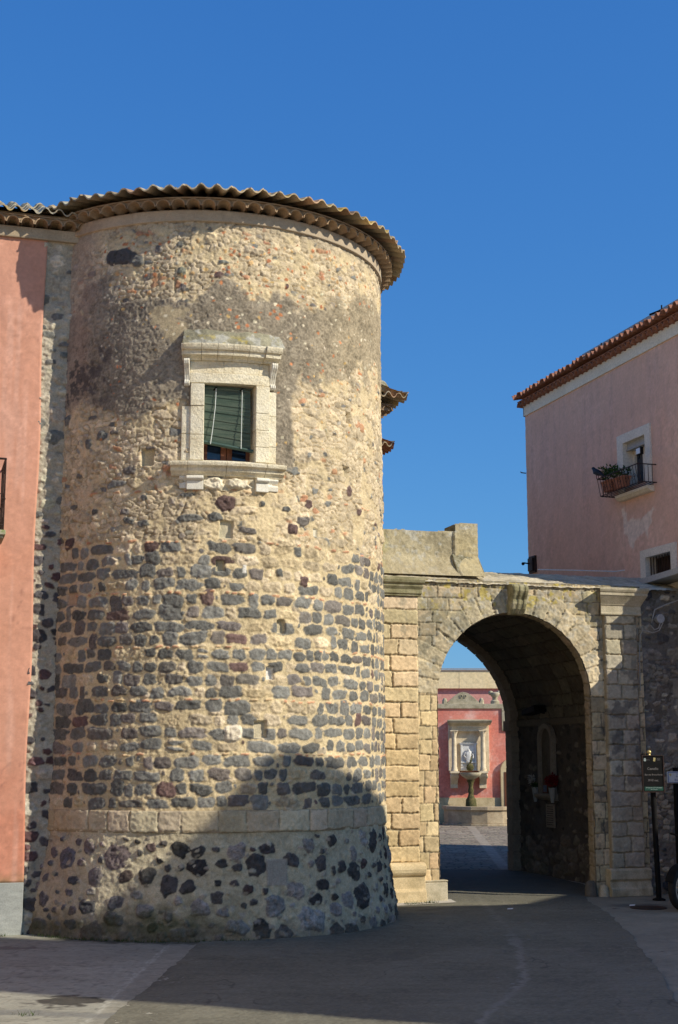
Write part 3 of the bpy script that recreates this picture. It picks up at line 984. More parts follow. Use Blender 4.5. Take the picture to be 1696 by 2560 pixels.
for (a0, a1), (b0, b1) in [((.2, 4.9), (-1.9, .1)), ((19.7, 23.4), (23.5, 26.6))]:
    mb = MB()
    mb.box(wf, a0 * d_, a1 * d_, -.05, .085, 5.42, 5.535, 3)
    mb.mould(wf, a0 * d_, a1 * d_, [(-.05, 5.535), (.09, 5.535), (.125, 5.555), (.125, 5.58), (.10, 5.598), (-.05, 5.598)], 3)
    mb.mould(wf, b0 * d_, b1 * d_, [(-.05, 5.44), (.05, 5.44), (.06, 5.50), (.03, 5.53), (.07, 5.58), (.06, 5.598), (-.05, 5.598)], 3)
    mb.build('sill_bracket', M['limewhite'], win, bevel=.008)
c_ = Canvas(5.0 * d_, 19.6 * d_, 5.42, 5.6, .011, 71, (.58, .50, .34), .12, .010)
c_.stone(.33, 5.51, .30, .16, .05, (.66, .58, .42), 0, 3.5, .02, .15, .2); c_.stone(.65, 5.51, .33, .16, .055, (.66, .58, .42), 0, 3.5, .02, .15, .2)
c_.mesh('rough_apron_stones', lambda X, D, Z: tw(X, D + .03, Z), M['ashlar'], win)

# sash behind, flat across the opening
am = 12.1 * math.pi / 180
wc = (TC[0] + (TR - .24) * math.sin(am), TC[1] - (TR - .24) * math.cos(am))
sf = Frame(wc, (math.cos(am), math.sin(am)), (math.sin(am), -math.cos(am)))
mb = MB()
mb.box(sf, -.36, .36, -.03, .02, 5.77, 5.86); mb.box(sf, -.36, .36, -.03, .02, 6.74, 6.84)
mb.box(sf, -.36, -.25, -.03, .02, 5.86, 6.74); mb.box(sf, .25, .36, -.03, .02, 5.86, 6.74)
mb.box(sf, -.075, -.006, -.03, .025, 5.86, 6.74); mb.box(sf, .0, .07, -.03, .02, 5.86, 6.74)
mb.box(sf, -.25, -.075, -.03, .015, 6.30, 6.35); mb.box(sf, .07, .25, -.03, .015, 6.30, 6.35)
sash = mb.build('sash', M['wood'], win, bevel=.004)
for a, b in [(-.25, -.075), (.07, .25)]:
    mb = MB(); mb.box(sf, a, b, -.02, -.012, 5.86, 6.74); mb.build('pane', M['glass'], win)
mb = MB(); mb.box(sf, -.5, .5, -.9, -.5, 5.6, 7.0); mb.build('dark_room', M['wood'], win)
# roll-up blind hanging crooked in front
mb = MB()
n = 44
for i in range(n):
    t = i / (n - 1)
    zl, zr = 6.775 - (6.775 - 6.075) * t, 6.745 - (6.745 - 5.985) * t
    o = .17 + .012 * math.sin(t * 5) + .004 * math.sin(i * 2.1)
    zr += .004 * math.sin(i * 1.7)
    sl, sr = -.325, .27 + .02 * t
    h = .0095
    h = .0175; o += .004 * (i % 2)
    vs = [sf(sl, o - .004, zl - h * .5), sf(sr, o - .004, zr - h * .5), sf(sr, o + .004, zr + h * .5), sf(sl, o + .004, zl + h * .5),
          sf(sl, o + .006, zl - h * .5), sf(sr, o + .006, zr - h * .5), sf(sr, o + .010, zr + h * .5), sf(sl, o + .010, zl + h * .5)]
    mb.add(vs, [(0, 1, 2, 3), (7, 6, 5, 4), (0, 4, 5, 1), (3, 2, 6, 7), (1, 5, 6, 2), (0, 3, 7, 4)])
bl = mb.build('roll_up_blind', M['blind'], win)
mb = MB(); mb.tube([sf(-.33, .19, 6.055), sf(.31, .205, 5.955)], .024, 8); mb.build('bottom_roll', M['blind_edge'], win, smooth=True)
mb = MB(); mb.tube([sf(-.33, .185, 6.78), sf(.30, .185, 6.77)], .008, 6)
mb.build('top_rail', M['blind_edge'], win, smooth=True)
mb = MB(); mb.tube([sf(-.17, .21, 6.76), sf(-.18, .22, 6.5), sf(-.21, .225, 6.2), sf(-.235, .235, 6.02)], .0055, 5)
mb.tube([sf(.165, .21, 6.75), sf(.16, .22, 6.4), sf(.155, .235, 5.975)], .0055, 5)
mb.build('blind_cord', M['cord'], win)
for s in (-.17, .165):
    mb = MB(); mb.tube([sf(s - .03, .17, 6.735), sf(s + .005, .215, 6.765)], .012, 6)
    mb.build('blind_pulley', M['black'], win)

# ================================================================= PALACE ON THE LEFT
pal = thing('pink_palace', (-5.0, 19.0, 0), 'salmon pink plastered palace joined to the left flank of the round tower', 'palace')
c_ = Canvas(-6.5, 0, .62, 8.90, .03, 81, (.58, .29, .195), .05, .004)
c_.tint(sst(-.1, .8, c_.noise(1.4, 3) + .4 * c_.n2), (.62, .335, .24), .55)
c_.tint(sst(.1, .9, c_.noise(.5, 4)), (.53, .25, .155), .4)
c_.tint(sst(.2, .9, fbm(c_.sh, (90, 8), 77, 3)), (.50, .24, .155), .3)
c_.tint(sst(2.1, .7, c_.Z + .5 * c_.n1), (.54, .20, .12), .6)
c_.tint(sst(.85, .66, c_.Z + .10 * c_.n1 + .05 * c_.n2), (.30, .20, .10), .8)
_n = c_.noise(1.8, 31, 6)
c_.tint(sst(.016, .004, np.abs(_n - .1)) * sst(.0, .4, c_.noise(1.1, 32)), (.36, .17, .12), .6)
c_.tint(sst(.25, .7, fbm(c_.sh, (60, 3.5), 88, 3)) * sst(8.9, 7.2, c_.Z + .8 * c_.n1), (.66, .40, .31), .35)
c_.tint(sst(.35, .8, fbm(c_.sh, (80, 2.5), 89, 3)) * sst(6.5, 8.6, c_.Z), (.44, .225, .16), .35)
M['plaster_vc'] = mat_vc('salmon_plaster', 22, .09, .2, .005)
c_.mesh('wall', lambda X, D, Z: pf(X + .012 * np.sin(Z * 2.3) * (X > -.05), D, Z), M['plaster_vc'], pal, d0=0, skirt=.06)
mb = MB()
mb.box(pf, -13, -6.5, -.1, 0, 0, 8.90); mb.box(pf, -13, .0, -6, -.12, 0, 8.90)
mb.build('wall_core', M['pinkhouse'], pal)
mb = MB(); mb.box(pf, -6.5, .01, -.05, .022, -.03, .62); mb.build('plinth', M['greyplinth'], pal, bevel=.006)


def rubble_strip(x0, x1, z0, z1, seed, mort, cols, dens, res=.012, size=(.08, .3), prot=.02, aspect=(.5, .9), gap=.02):
    c = Canvas(x0, x1, z0, z1, res, seed, mort, .14, .012)
    r = random.Random(seed)
    placed = []
    for _ in range(int(dens * (x1 - x0) * (z1 - z0))):
        x = r.uniform(x0, x1); z = r.uniform(z0, z1)
        w = r.uniform(*size) * (1 if r.random() < .5 else .6); h = w * r.uniform(*aspect)
        if any(abs(x - a) < (w + b) * .5 + gap and abs(z - d) < (h + e) * .5 + gap for a, d, b, e in placed): continue
        placed.append((x, z, w, h))
        cs = cols(x, z, r)
        c.stone(x, z, w, h, r.uniform(.4, 1.2) * prot, cs, r.uniform(-.25, .25), r.uniform(2.3, 4), .010, .2, .2)
    return c


def pier_cols(x, z, r):
    if z > 5.2: return rcol((.46, .40, .29), .12) if r.random() < .86 else rcol(BASALT, .2)
    if r.random() < .72: return rcol((.085, .075, .075) if r.random() < .6 else (.12, .07, .065), .25)
    return rcol((.42, .37, .28), .15)


c_ = rubble_strip(-.03, .62, -.05, 8.92, 91, (.40, .35, .26), pier_cols, 900, size=(.13, .30), gap=.0)
c_.D += .02 * c_.n1
c_.mesh('rubble_strip', lambda X, D, Z: pf(X, D, Z), M['stone'], pal, d0=-.035)
mb = MB(); mb.mould(pf, -13, .55, [(-.1, 8.885), (.045, 8.885), (.05, 8.90), (.05, 9.03), (-.1, 9.03)], 1); mb.build('cornice_band', M['cornice'], pal)
soffit_tiles('eave_soffit_tiles', pf, -7.0, .56, .185, -.05, .19, 9.035, pal, M['tile_in'])
mb = MB(); mb.box(pf, -13, .6, -.1, .16, 9.135, 9.155); mb.build('eave_mortar_bed', M['cornice'], pal)
mb = MB(); mb.prism(Frame(pf(-13, 0, 0), N, U), [(.15, 9.10), (.15, 9.182), (-1.05, 9.185 + 1.2 * .44), (-6, 9.66), (-6.2, 9.1)], 0, 13.5); mb.build('roof_core', M['tile'], pal)
wave_roof('roof', pf, -7.0, .5, .185, .27, 9.168, 4, .36, .44, pal, M['tile_roof'], 8, .034, .95)

# balcony at the frame's left edge
bz = 4.80
mb = MB(); mb.box(pf, -3.2, -.42, 0, .78, bz, bz + .06); mb.box(pf, -3.2, -.45, 0, .74, bz - .035, bz - .002)
M['mossy_slab'] = mat_mix('mossy_slab', [(.30, .26, .18), (.20, .26, .08), (.40, .36, .26)], 9, 50, .4, .006)
bal = bpy.data.objects.new('balcony', None); sc.collection.objects.link(bal); bal.parent = pal
mb.build('slab', M['mossy_slab'], bal, bevel=.008)
for s in (-.62, -2.9):
    mb = MB(); mb.prism(Frame(pf(s, 0, 0), N, U), [(0, bz - .04), (.62, bz - .04), (.62, bz - .09), (.35, bz - .20), (.12, bz - .40), (0, bz - .42)], 0, .14)
    mb.build('bracket', M['terracotta'], bal, bevel=.01)
mb = MB()
zt = bz + .95
mb.tube([pf(-3.2, .74, zt), pf(-.45, .74, zt)], .014, 6); mb.tube([pf(-3.2, .74, bz + .12), pf(-.45, .74, bz + .12)], .010, 6)
mb.tube([pf(-.45, .74, zt), pf(-.45, .0, zt)], .014, 6); mb.tube([pf(-.45, .74, bz + .12), pf(-.45, 0, bz + .12)], .010, 6)
for (s, d) in [(-.45, .74), (-.45, .37), (-.45, .03)] + [(-.45 - .28 * k, .74) for k in range(1, 10)]:
    mb.tube([pf(s, d, bz + .02), pf(s, d, zt)], .010, 6)
    mb.ball(pf(s, d, bz + .45), .018, 6)


def scroll(mb, f, c0, c1, d, r0, turns=1.4, w=.005, flip=1):
    pts = []
    for i in range(18):
        t = i / 17; a = t * turns * 2 * math.pi
        rr = r0 * (1 - .75 * t)
        pts.append(f(c0 + flip * rr * math.cos(a), d, c1 + rr * math.sin(a)))
    mb.tube(pts, w, 4)


sdf = Frame(pf(-.45, 0, 0), N, U)     # end side of the railing: s runs outwards
for k in (0, 1):
    scroll(mb, sdf, .17 + .37 * k, bz + .45, 0, .12); scroll(mb, sdf, .17 + .37 * k, bz + .84, 0, .07, flip=-1); scroll(mb, sdf, .2 + .37 * k, bz + .2, 0, .06)
for k in range(9):
    scroll(mb, pf, -.58 - .28 * k, bz + .45, .74, .11); scroll(mb, pf, -.58 - .28 * k, bz + .84, .74, .06)
mb.build('railing', M['iron'], bal)

# ================================================================= GATE
gate = thing('town_gate', (2.77, 22.4, 0), 'weathered limestone gateway with a round carriage arch, keystone and rusticated pilasters', 'gate')
AS, AZ, AR = 1.745, 3.10, 1.305          # arch centre, springing height, radius
LBASE = (.64, .475, .26); LDARK = (.36, .315, .205); LGREY = (.36, .335, .26)


def gate_front():
    c = Canvas(-.75, 4.0, -.04, 4.90, 0.0125, 101, (.19, .155, .095), .15, .006)
    r = random.Random(21)
    X, Z = c.X, c.Z
    rad = np.hypot(X - AS, Z - AZ)
    # coursed ashlar
    z = 0.0
    rows = []
    while z < 4.86:
        h = r.uniform(.21, .27) if z < 3.1 else r.uniform(.155, .21)
        rows.append((z, min(z + h, 4.885))); z += h
    for (za, zb) in rows:
        if zb - za < .06: continue
        up = za > 3.0
        x = -.75 + r.uniform(0, .2)
        brk = [.10, AS - AR, AS + AR, 3.27, 3.87]
        while x < 4.0:
            w = r.uniform(.22, .42) if up else r.uniform(.14, .30)
            x1 = x + w
            for b in (AS - AR, AS + AR):
                if not up and x < b - .02 and x1 > b - .02: x1 = b + .0
            if x1 - x < .05: x1 = x + .12
            zc = (za + zb) / 2
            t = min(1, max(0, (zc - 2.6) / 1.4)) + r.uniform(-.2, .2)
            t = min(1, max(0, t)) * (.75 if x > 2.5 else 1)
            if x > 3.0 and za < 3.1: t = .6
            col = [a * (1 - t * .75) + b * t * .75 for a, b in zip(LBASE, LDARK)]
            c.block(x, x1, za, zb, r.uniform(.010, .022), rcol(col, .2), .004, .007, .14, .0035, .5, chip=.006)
            x = x1
    # voussoir ring with stones of uneven length
    nv = 19
    th = np.arctan2(Z - AZ, X - AS)
    for i in range(nv):
        a0 = math.pi * i / nv; a1 = math.pi * (i + 1) / nv
        L = r.choice([.30, .36, .44, .50])
        if abs(i - nv // 2) <= 1: L = min(L, .34)
        m = np.minimum(np.minimum((th - a0) * rad, (a1 - th) * rad), np.minimum(AR + L - rad, rad - AR + .05)) + c.WX * .4 - .006 + .002 * c.n3 - .005 * np.clip(c.n2, 0, 1)
        m = np.where(Z < AZ - .02, -1, m)
        mask = sst(0, .007, m)
        hh = r.uniform(.022, .034) * sst(0, .012, m) + .008 * (c.n2 + .7 * c.n3)
        c.D = c.D * (1 - mask) + hh * mask
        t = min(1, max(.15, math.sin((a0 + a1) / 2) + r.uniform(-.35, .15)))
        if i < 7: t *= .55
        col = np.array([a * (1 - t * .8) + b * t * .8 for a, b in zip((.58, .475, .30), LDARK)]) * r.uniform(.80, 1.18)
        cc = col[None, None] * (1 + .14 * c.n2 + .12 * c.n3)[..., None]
        c.C = c.C * (1 - mask[..., None]) + cc * mask[..., None]
    # lichen: grey crust high up, yellow spots, black runs on the shaded right jamb
    g = sst(.0, .6, c.noise(.18, 3) + .4 * c.n2) * sst(3.1, 3.9, Z + .3 * c.n1)
    c.tint(g, (.20, .185, .13), .65)
    g = sst(.35, .7, c.noise(.06, 4, 2)) * sst(2.9, 3.6, Z)
    c.tint(g, (.42, .40, .33), .5)
    y = sst(.5, .75, c.noise(.07, 6, 2) + .3 * c.noise(.5, 7)) * sst(4.3, 4.6, Z)
    c.tint(y, (.42, .33, .07), .75)
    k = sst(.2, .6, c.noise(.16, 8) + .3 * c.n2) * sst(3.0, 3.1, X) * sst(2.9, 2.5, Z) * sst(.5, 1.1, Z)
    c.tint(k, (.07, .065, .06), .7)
    c.tint(sst(.35, .0, Z + .08 * c.n1) * .6, (.20, .18, .13), 1)
    h_ = c.rx * 1.01
    # vertices that fall just inside the opening are pulled onto its edge
    def warp(X, Z):
        X = X.copy(); Z = Z.copy()
        rad = np.hypot(X - AS, Z - AZ)
        up = Z >= AZ
        m = up & (rad < AR) & (rad > AR - .02)
        X[m] = AS + (X[m] - AS) / rad[m] * AR; Z[m] = AZ + (Z[m] - AZ) / rad[m] * AR
        m = (~up) & (np.abs(X - AS) < AR) & (np.abs(X - AS) > AR - .02)
        X[m] = AS + np.sign(X[m] - AS) * AR
        return X, Z
    inside = np.where(Z >= AZ, rad < AR - .02, np.abs(X - AS) < AR - .02)
    keep = ~(inside[:-1, :-1] | inside[1:, 1:] | inside[:-1, 1:] | inside[1:, :-1])
    return c, warp, keep


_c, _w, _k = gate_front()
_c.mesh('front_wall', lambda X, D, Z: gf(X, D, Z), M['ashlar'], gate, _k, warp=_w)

# reveal of the front arch: its own soffit and jambs, .55 m deep
TH = .20


def reveal():
    L1 = AZ + .04
    arc = math.pi * AR
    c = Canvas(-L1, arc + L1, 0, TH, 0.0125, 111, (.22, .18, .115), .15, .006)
    r = random.Random(8)
    x = -L1
    while x < arc + L1:
        w = arc / 19 if 0 <= x < arc - .01 else r.uniform(.21, .27)
        if x < 0 and x + w > 0: w = -x
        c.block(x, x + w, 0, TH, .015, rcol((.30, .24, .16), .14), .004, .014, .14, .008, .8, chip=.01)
        x += w
    def fm(S, D, T):
        S = np.asarray(S)
        th = np.clip(S / AR, 0, math.pi)
        rr = AR - D
        s = AS + rr * np.cos(th); z = AZ + rr * np.sin(th)
        z = np.where(S < 0, AZ + S, z); z = np.where(S > arc, AZ - (S - arc), z)
        return gf(s, -T, z)
    c.mesh('arch_reveal', fm, M['ashlar'], gate)


reveal()

# core masonry above the arch and beside it (behind the thin front skin)
VS, VZ, VR, VD = 1.80, 2.85, 2.22, 5.05      # vault centre, springing, radius, depth


def arch_poly(s0, s1, ztop, cs, cz, rad, n=28):
    pts = [(s0, -.05), (s0, ztop), (s1, ztop), (s1, -.05), (cs + rad, -.05)]
    pts += [(cs + rad * math.cos(math.pi * i / n), cz + rad * math.sin(math.pi * i / n)) for i in range(n + 1)]
    pts.append((cs - rad, -.05))
    return pts


def arch_wall(mb, fr, s0, s1, ztop, cs, cz, rad, d0, d1, n=28, rz=None):
    rz = rz or rad
    """wall with an arched hole, as quads between the arch and the outline"""
    arc = [(cs + rad * math.cos(math.pi * i / n), cz + rz * math.sin(math.pi * i / n)) for i in range(n + 1)]
    inner = [(cs + rad, -.05)] + arc + [(cs - rad, -.05)]
    outer = [(s1, -.05)]
    for (s, z) in arc:
        a = math.atan2(z - cz, s - cs)
        ca, sa = math.cos(a), math.sin(a)
        t = 1e9
        if ca > 1e-6: t = min(t, (s1 - cs) / ca)
        if ca < -1e-6: t = min(t, (s0 - cs) / ca)
        if sa > 1e-6: t = min(t, (ztop - cz) / sa)
        outer.append((cs + t * ca, cz + t * sa))
    outer.append((s0, -.05))
    for i in range(len(inner) - 1):
        a, b, c_, d = inner[i], inner[i + 1], outer[i + 1], outer[i]
        extra = []
        if abs(c_[0] - d[0]) > 1e-4 and abs(c_[1] - d[1]) > 1e-4:
            extra = [(s1 if d[0] > cs else s0, ztop)]
        poly = [a, b, c_] + extra + [d]
        mb.prism(fr, poly, d0, d1)


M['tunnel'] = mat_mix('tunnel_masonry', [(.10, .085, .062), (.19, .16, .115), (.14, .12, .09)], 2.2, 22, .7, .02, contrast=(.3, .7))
mb = MB()
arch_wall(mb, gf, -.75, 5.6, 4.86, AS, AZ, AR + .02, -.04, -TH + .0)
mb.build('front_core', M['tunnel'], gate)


# barrel vault and side walls
def vault():
    arc = math.pi * VR
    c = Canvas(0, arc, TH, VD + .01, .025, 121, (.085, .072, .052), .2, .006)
    r = random.Random(4)
    x = 0
    while x < arc:
        w = r.uniform(.24, .34); z = TH + r.uniform(-.3, 0)
        while z < VD:
            l = r.uniform(.35, .7)
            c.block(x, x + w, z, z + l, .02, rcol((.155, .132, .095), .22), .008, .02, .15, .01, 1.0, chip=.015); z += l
        x += w
    def fm(S, D, T):
        th = S / VR; rr = VR - D
        return gf(VS + rr * np.cos(th), -T, VZ + rr * np.sin(th) * .865)
    c.mesh('vault', fm, M['ashlar'], gate)


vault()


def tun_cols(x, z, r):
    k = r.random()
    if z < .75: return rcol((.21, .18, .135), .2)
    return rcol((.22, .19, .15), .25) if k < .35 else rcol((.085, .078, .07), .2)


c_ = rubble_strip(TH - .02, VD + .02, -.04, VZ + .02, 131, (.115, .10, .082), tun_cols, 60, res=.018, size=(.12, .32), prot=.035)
for _ in range(60):
    _x = rng.uniform(TH, VD); _z = rng.uniform(.02, .7)
    c_.stone(_x, _z, rng.uniform(.2, .45), rng.uniform(.14, .26), .04, rcol((.19, .165, .125), .2), 0, 4, .015, .2, .12)
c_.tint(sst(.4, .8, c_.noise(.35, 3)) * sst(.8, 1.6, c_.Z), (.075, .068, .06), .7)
c_.rect(TH, VD, VZ - .12, VZ + .02, .05, (.18, .155, .115))
for _x in np.arange(TH, VD, .55): c_.rect(_x, _x + .012, VZ - .12, VZ + .02, .03, (.06, .05, .04))
tw_fr = Frame(gf(VS + VR, 0, 0), (-N[0], -N[1]), (-U[0], -U[1]))    # right wall: s = depth, facing left
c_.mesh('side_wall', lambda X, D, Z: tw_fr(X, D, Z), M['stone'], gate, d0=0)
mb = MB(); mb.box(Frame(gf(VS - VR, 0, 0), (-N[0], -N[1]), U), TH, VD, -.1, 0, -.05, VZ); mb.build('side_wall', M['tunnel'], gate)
# outer mass of the gatehouse around the vault
mb = MB()
arch_wall(mb, gf, -1.6, 4.6, 4.86, VS, VZ, VR + .03, -TH, -VD - .02, 24, 1.96)
mb.build('gatehouse_core', M['tunnel'], gate)

# far arch: ring of dressed stone, slightly narrower than the vault
FR = 2.14
mb = MB()
arch_wall(mb, gf, VS - VR - .3, VS + VR + .3, 5.02, VS - .08, VZ - .02, FR, -VD - .02, -VD - .25, 24, 1.88)
M['fararch'] = mat_mix('far_arch_stone', [(.30, .225, .16), (.42, .33, .23)], 3, 30, .5, .01)
mb.build('rear_arch', M['fararch'], gate, bevel=.01)
mb = MB()
mb.box(gf, VS - .08 + FR - .05, VS + VR + .02, -VD - .27, -VD + .03, VZ - .20, VZ)
zz = 0
r = random.Random(77)
while zz < VZ - .25:
    h = r.uniform(.28, .40)
    mb.box(gf, VS - .08 + FR - .015 + r.uniform(-.008, .008), VS + VR + .02, -VD - .26, -VD + .015, zz, zz + h - .008); zz += h
mb.build('rear_pier', M['fararch'], gate, bevel=.012)
mb = MB()
for s0_, s1_, cs_ in [(VS - .08 + FR, VS + VR, 1)]:
    n_ = 14
    for i in range(n_):
        a0, a1 = math.pi / 2 * i / n_, math.pi / 2 * (i + 1) / n_ - .006
        vs = []
        for rr in (FR - .012, VR + .02):
            for a in (a0, a1):
                for d in (-VD + .012, -VD - .26):
                    cx_ = VS - .08 if rr < FR else VS
                    vs.append(gf(cx_ + rr * math.cos(a), d, VZ - .02 + rr * math.sin(a) * .87))
        mb.add(vs, [(0, 1, 3, 2), (4, 6, 7, 5), (0, 2, 6, 4), (1, 5, 7, 3), (0, 4, 5, 1), (2, 3, 7, 6)])
mb.build('rear_voussoirs', M['fararch'], gate, bevel=.01)


# pilasters with rusticated blocks
def pilaster(x0, x1, z0, z1, seed, base, dark, left):
    c = Canvas(x0, x1, z0, z1, .0115, seed, (.30, .24, .145), .12, .004)
    r = random.Random(seed)
    z = z0; i = 0
    while z < z1 - .05:
        h = min(.237 * r.uniform(.97, 1.03), z1 - z)
        if z1 - z - h < .06: h = z1 - z
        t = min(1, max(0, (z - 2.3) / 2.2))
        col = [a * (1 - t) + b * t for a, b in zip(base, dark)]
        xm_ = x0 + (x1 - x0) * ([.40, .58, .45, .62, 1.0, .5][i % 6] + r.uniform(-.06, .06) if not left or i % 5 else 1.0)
        cuts = [x0, min(xm_, x1), x1]
        for a, b in zip(cuts[:-1], cuts[1:]):
            if b - a < .04: continue
            c.block(a, b, z, z + h, r.uniform(.020, .030), rcol(col, .13), .004, .013, .14, .004, .5, chip=.012)
        z += h; i += 1
    return c


c_ = pilaster(-.75, .105, .58, 4.60, 151, (.68, .495, .265), (.62, .49, .30), True)
c_.tint(sst(.2, .7, c_.noise(.2, 3)) * sst(3.4, 4.2, c_.Z), (.30, .27, .19), .6)
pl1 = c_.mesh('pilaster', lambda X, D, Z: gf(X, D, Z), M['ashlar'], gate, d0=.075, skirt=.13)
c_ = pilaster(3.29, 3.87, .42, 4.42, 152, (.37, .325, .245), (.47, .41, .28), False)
k_ = sst(.15, .6, c_.noise(.17, 3) + .35 * c_.n2)
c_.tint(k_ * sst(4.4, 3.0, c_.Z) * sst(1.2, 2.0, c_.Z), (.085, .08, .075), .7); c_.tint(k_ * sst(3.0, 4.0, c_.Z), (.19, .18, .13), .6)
c_.mesh('pilaster', lambda X, D, Z: gf(X, D, Z), M['ashlar'], gate, d0=.085, skirt=.14)
# bases
bprof = [(0, .0), (.22, .0), (.22, .17), (.19, .19), (.17, .20), (.17, .385), (.20, .40), (.225, .44), (.235, .49), (.225, .54), (.19, .575), (.13, .585), (0, .585)]
mb = MB()
mb.mould(gf, -.75, -.42, bprof, 1, ends=0); mb.mould(gf, -.415, .155, bprof, 1, ends=.0)
mb.build('pilaster_base', M['gatelime'], gate, bevel=.012)
mb = MB()
mb.box(gf, .158, .54, -.1, .09, 0, .28); mb.box(gf, .16, .56, -.12, .06, .285, .31)
mb.build('jamb_plinth', M['capital'], gate, bevel=.03)
bp2 = [(0, .0), (.20, .0), (.20, .12), (.17, .14), (.15, .22), (.155, .24), (.185, .26), (.185, .40), (.13, .425), (0, .425)]
mb = MB(); mb.mould(gf, 3.22, 3.94, bp2, 1); mb.build('pilaster_base', M['capital'], gate, bevel=.012)
# worn guard stones at the right jamb
mb = MB(); mb.lathe(gf(2.97, -.02, 0), [(.10, 0), (.095, .12), (.08, .20), (.05, .235), (.01, .24)], 12); mb.build('guard_stone', M['tunnel'], gate, smooth=True)
mb = MB(); mb.lathe(gf(3.16, .05, 0), [(.09, 0), (.08, .10), (.06, .16), (.01, .18)], 10); mb.build('guard_stone', M['capital'], gate, smooth=True)
# capitals
cap = [(0, 4.60), (.125, 4.60), (.13, 4.625), (.15, 4.64), (.15, 4.70), (.175, 4.735), (.185, 4.75), (.185, 4.775), (.22, 4.80), (.235, 4.84), (.235, 4.885), (0, 4.90)]
mb = MB(); mb.mould(gf, -.75, .10, [(d, z) for d, z in cap], 1, ends=.35); mb.build('capital', M['mossycap'], gate, bevel=.006)
cap2 = [(0, 4.40), (.10, 4.40), (.135, 4.405), (.14, 4.43), (.125, 4.445), (.125, 4.555), (.14, 4.565), (.145, 4.58), (.16, 4.60), (.20, 4.655), (.235, 4.70), (.25, 4.715), (.25, 4.755), (.265, 4.77), (.28, 4.80), (.28, 4.835), (0, 4.85)]
mb = MB(); mb.mould(gf, 3.29, 3.87, cap2, 1, ends=.55); mb.build('capital', M['capital'], gate, bevel=.006)
# keystone: carved scroll block
kf = Frame(gf(1.775, 0, 0), U, N)
mb = MB()
kp = [(0, 4.36), (.06, 4.38), (.13, 4.45), (.17, 4.53), (.18, 4.60), (.22, 4.66), (.255, 4.73), (.25, 4.79), (.21, 4.83), (.10, 4.85), (0, 4.85)]
mb.mould(kf, -.135, .135, kp, 2)
for s_ in (-.095, 0, .095):
    mb.mould(kf, s_ - .025, s_ + .025, [(d + .014 if d > 0 else 0, z) for d, z in kp], 1)
mb.build('keystone', M['mossycap'], gate, bevel=.012)


# rough coping, sloping up and back, and the stepped parapet on the left
def coping():
    c = Canvas(-1.2, 5.9, 0, 2.6, .02, 161, (.50, .43, .29), .25, .008)
    T = c.Z
    c.tint(sst(.1, .6, c.noise(.13, 2) + .3 * c.n2), (.46, .42, .33), .6)
    c.tint(sst(.3, .7, c.noise(.35, 5)), (.28, .24, .15), .7)
    c.D += .010 * c.n1 + .004 * c.n2
    zf = lambda X, T: 4.885 + .37 * sst(0, 1.7, T) ** .9 + .13 * T * (T < .0) + .05 * np.clip(T - 1.6, 0, 1) - .05 * np.exp(-(T / .05) ** 2)
    def fm(X, D, T):
        low = 1 - sst(1.25, 1.62, X)
        z = zf(X, T) + D + low * .10 * sst(.15, .8, T)
        x, y, _ = gf(X, -T + .05, 0)
        return (x, y, z)
    c.mesh('coping', fm, M['stone'], gate)


coping()


def parapet():
    mbv = []
    c = Canvas(-1.2, 1.40, 5.0, 5.93, .014, 171, (.40, .345, .22), .22, .007)
    g = sst(.1, .5, c.noise(.07, 2, 3) + .35 * c.noise(.4, 3))
    c.tint(g, (.46, .45, .39), .6)
    c.tint(sst(.2, .6, c.noise(.3, 4)) * sst(0, -.4, c.X) * .8, (.33, .30, .08), .8)
    c.tint(sst(.2, -.1, c.Z - 5.30 + .1 * c.n1) * .7, (.38, .31, .18), .9)
    c.tint(sst(.98, 1.05, c.X) * sst(5.85, 5.6, c.Z) * .7, (.45, .37, .20), 1)
    c.D += .012 * c.n1
    X, Z = c.X, c.Z
    top = np.where(X > 1.0, 5.90 + .01 * c.n1, 5.76 + .015 * c.n1)
    rend = X + .05 * sst(5.5, 5.2, Z)
    xm = X[:-1, :-1]
    keep = (Z[:-1, :-1] < top[:-1, :-1])
    c.mesh('parapet', lambda X, D, Z: gf(X, D - .62 + .03 * (X > .99) + .34 * np.clip((5.36 - Z) / .36, 0, 1) ** 1.4, Z), M['stone'], gate, keep)
    mb = MB(); mb.box(gf, -1.2, .99, -1.0, -.635, 4.9, 5.745); mb.box(gf, .99, 1.385, -1.05, -.605, 4.9, 5.895)
    mb.add([gf(.95, -.6, 5.40), gf(1.40, -.6, 5.40), gf(1.50, -.50, 5.05), gf(.95, -.3, 5.0), gf(.95, -1.1, 5.40), gf(1.40, -1.1, 5.40), gf(1.52, -1.3, 5.05), gf(.95, -1.3, 5.0)],
           [(0, 1, 2, 3), (4, 7, 6, 5), (1, 5, 6, 2), (0, 3, 7, 4), (0, 4, 5, 1)])
    mb.build('parapet_core', M['lichen'], gate, bevel=.015)


parapet()

# rubble wall right of the gate
rw = thing('rubble_wall', gf(4.8, 0, 0), 'dark rubble stone wall right of the gate, behind the black sign post', 'wall')


def rw_cols(x, z, r):
    k = r.random()
    return rcol((.42, .37, .28), .2) if k < .42 else (rcol((.27, .24, .18), .2) if k < .75 else rcol((.07, .07, .07), .2))


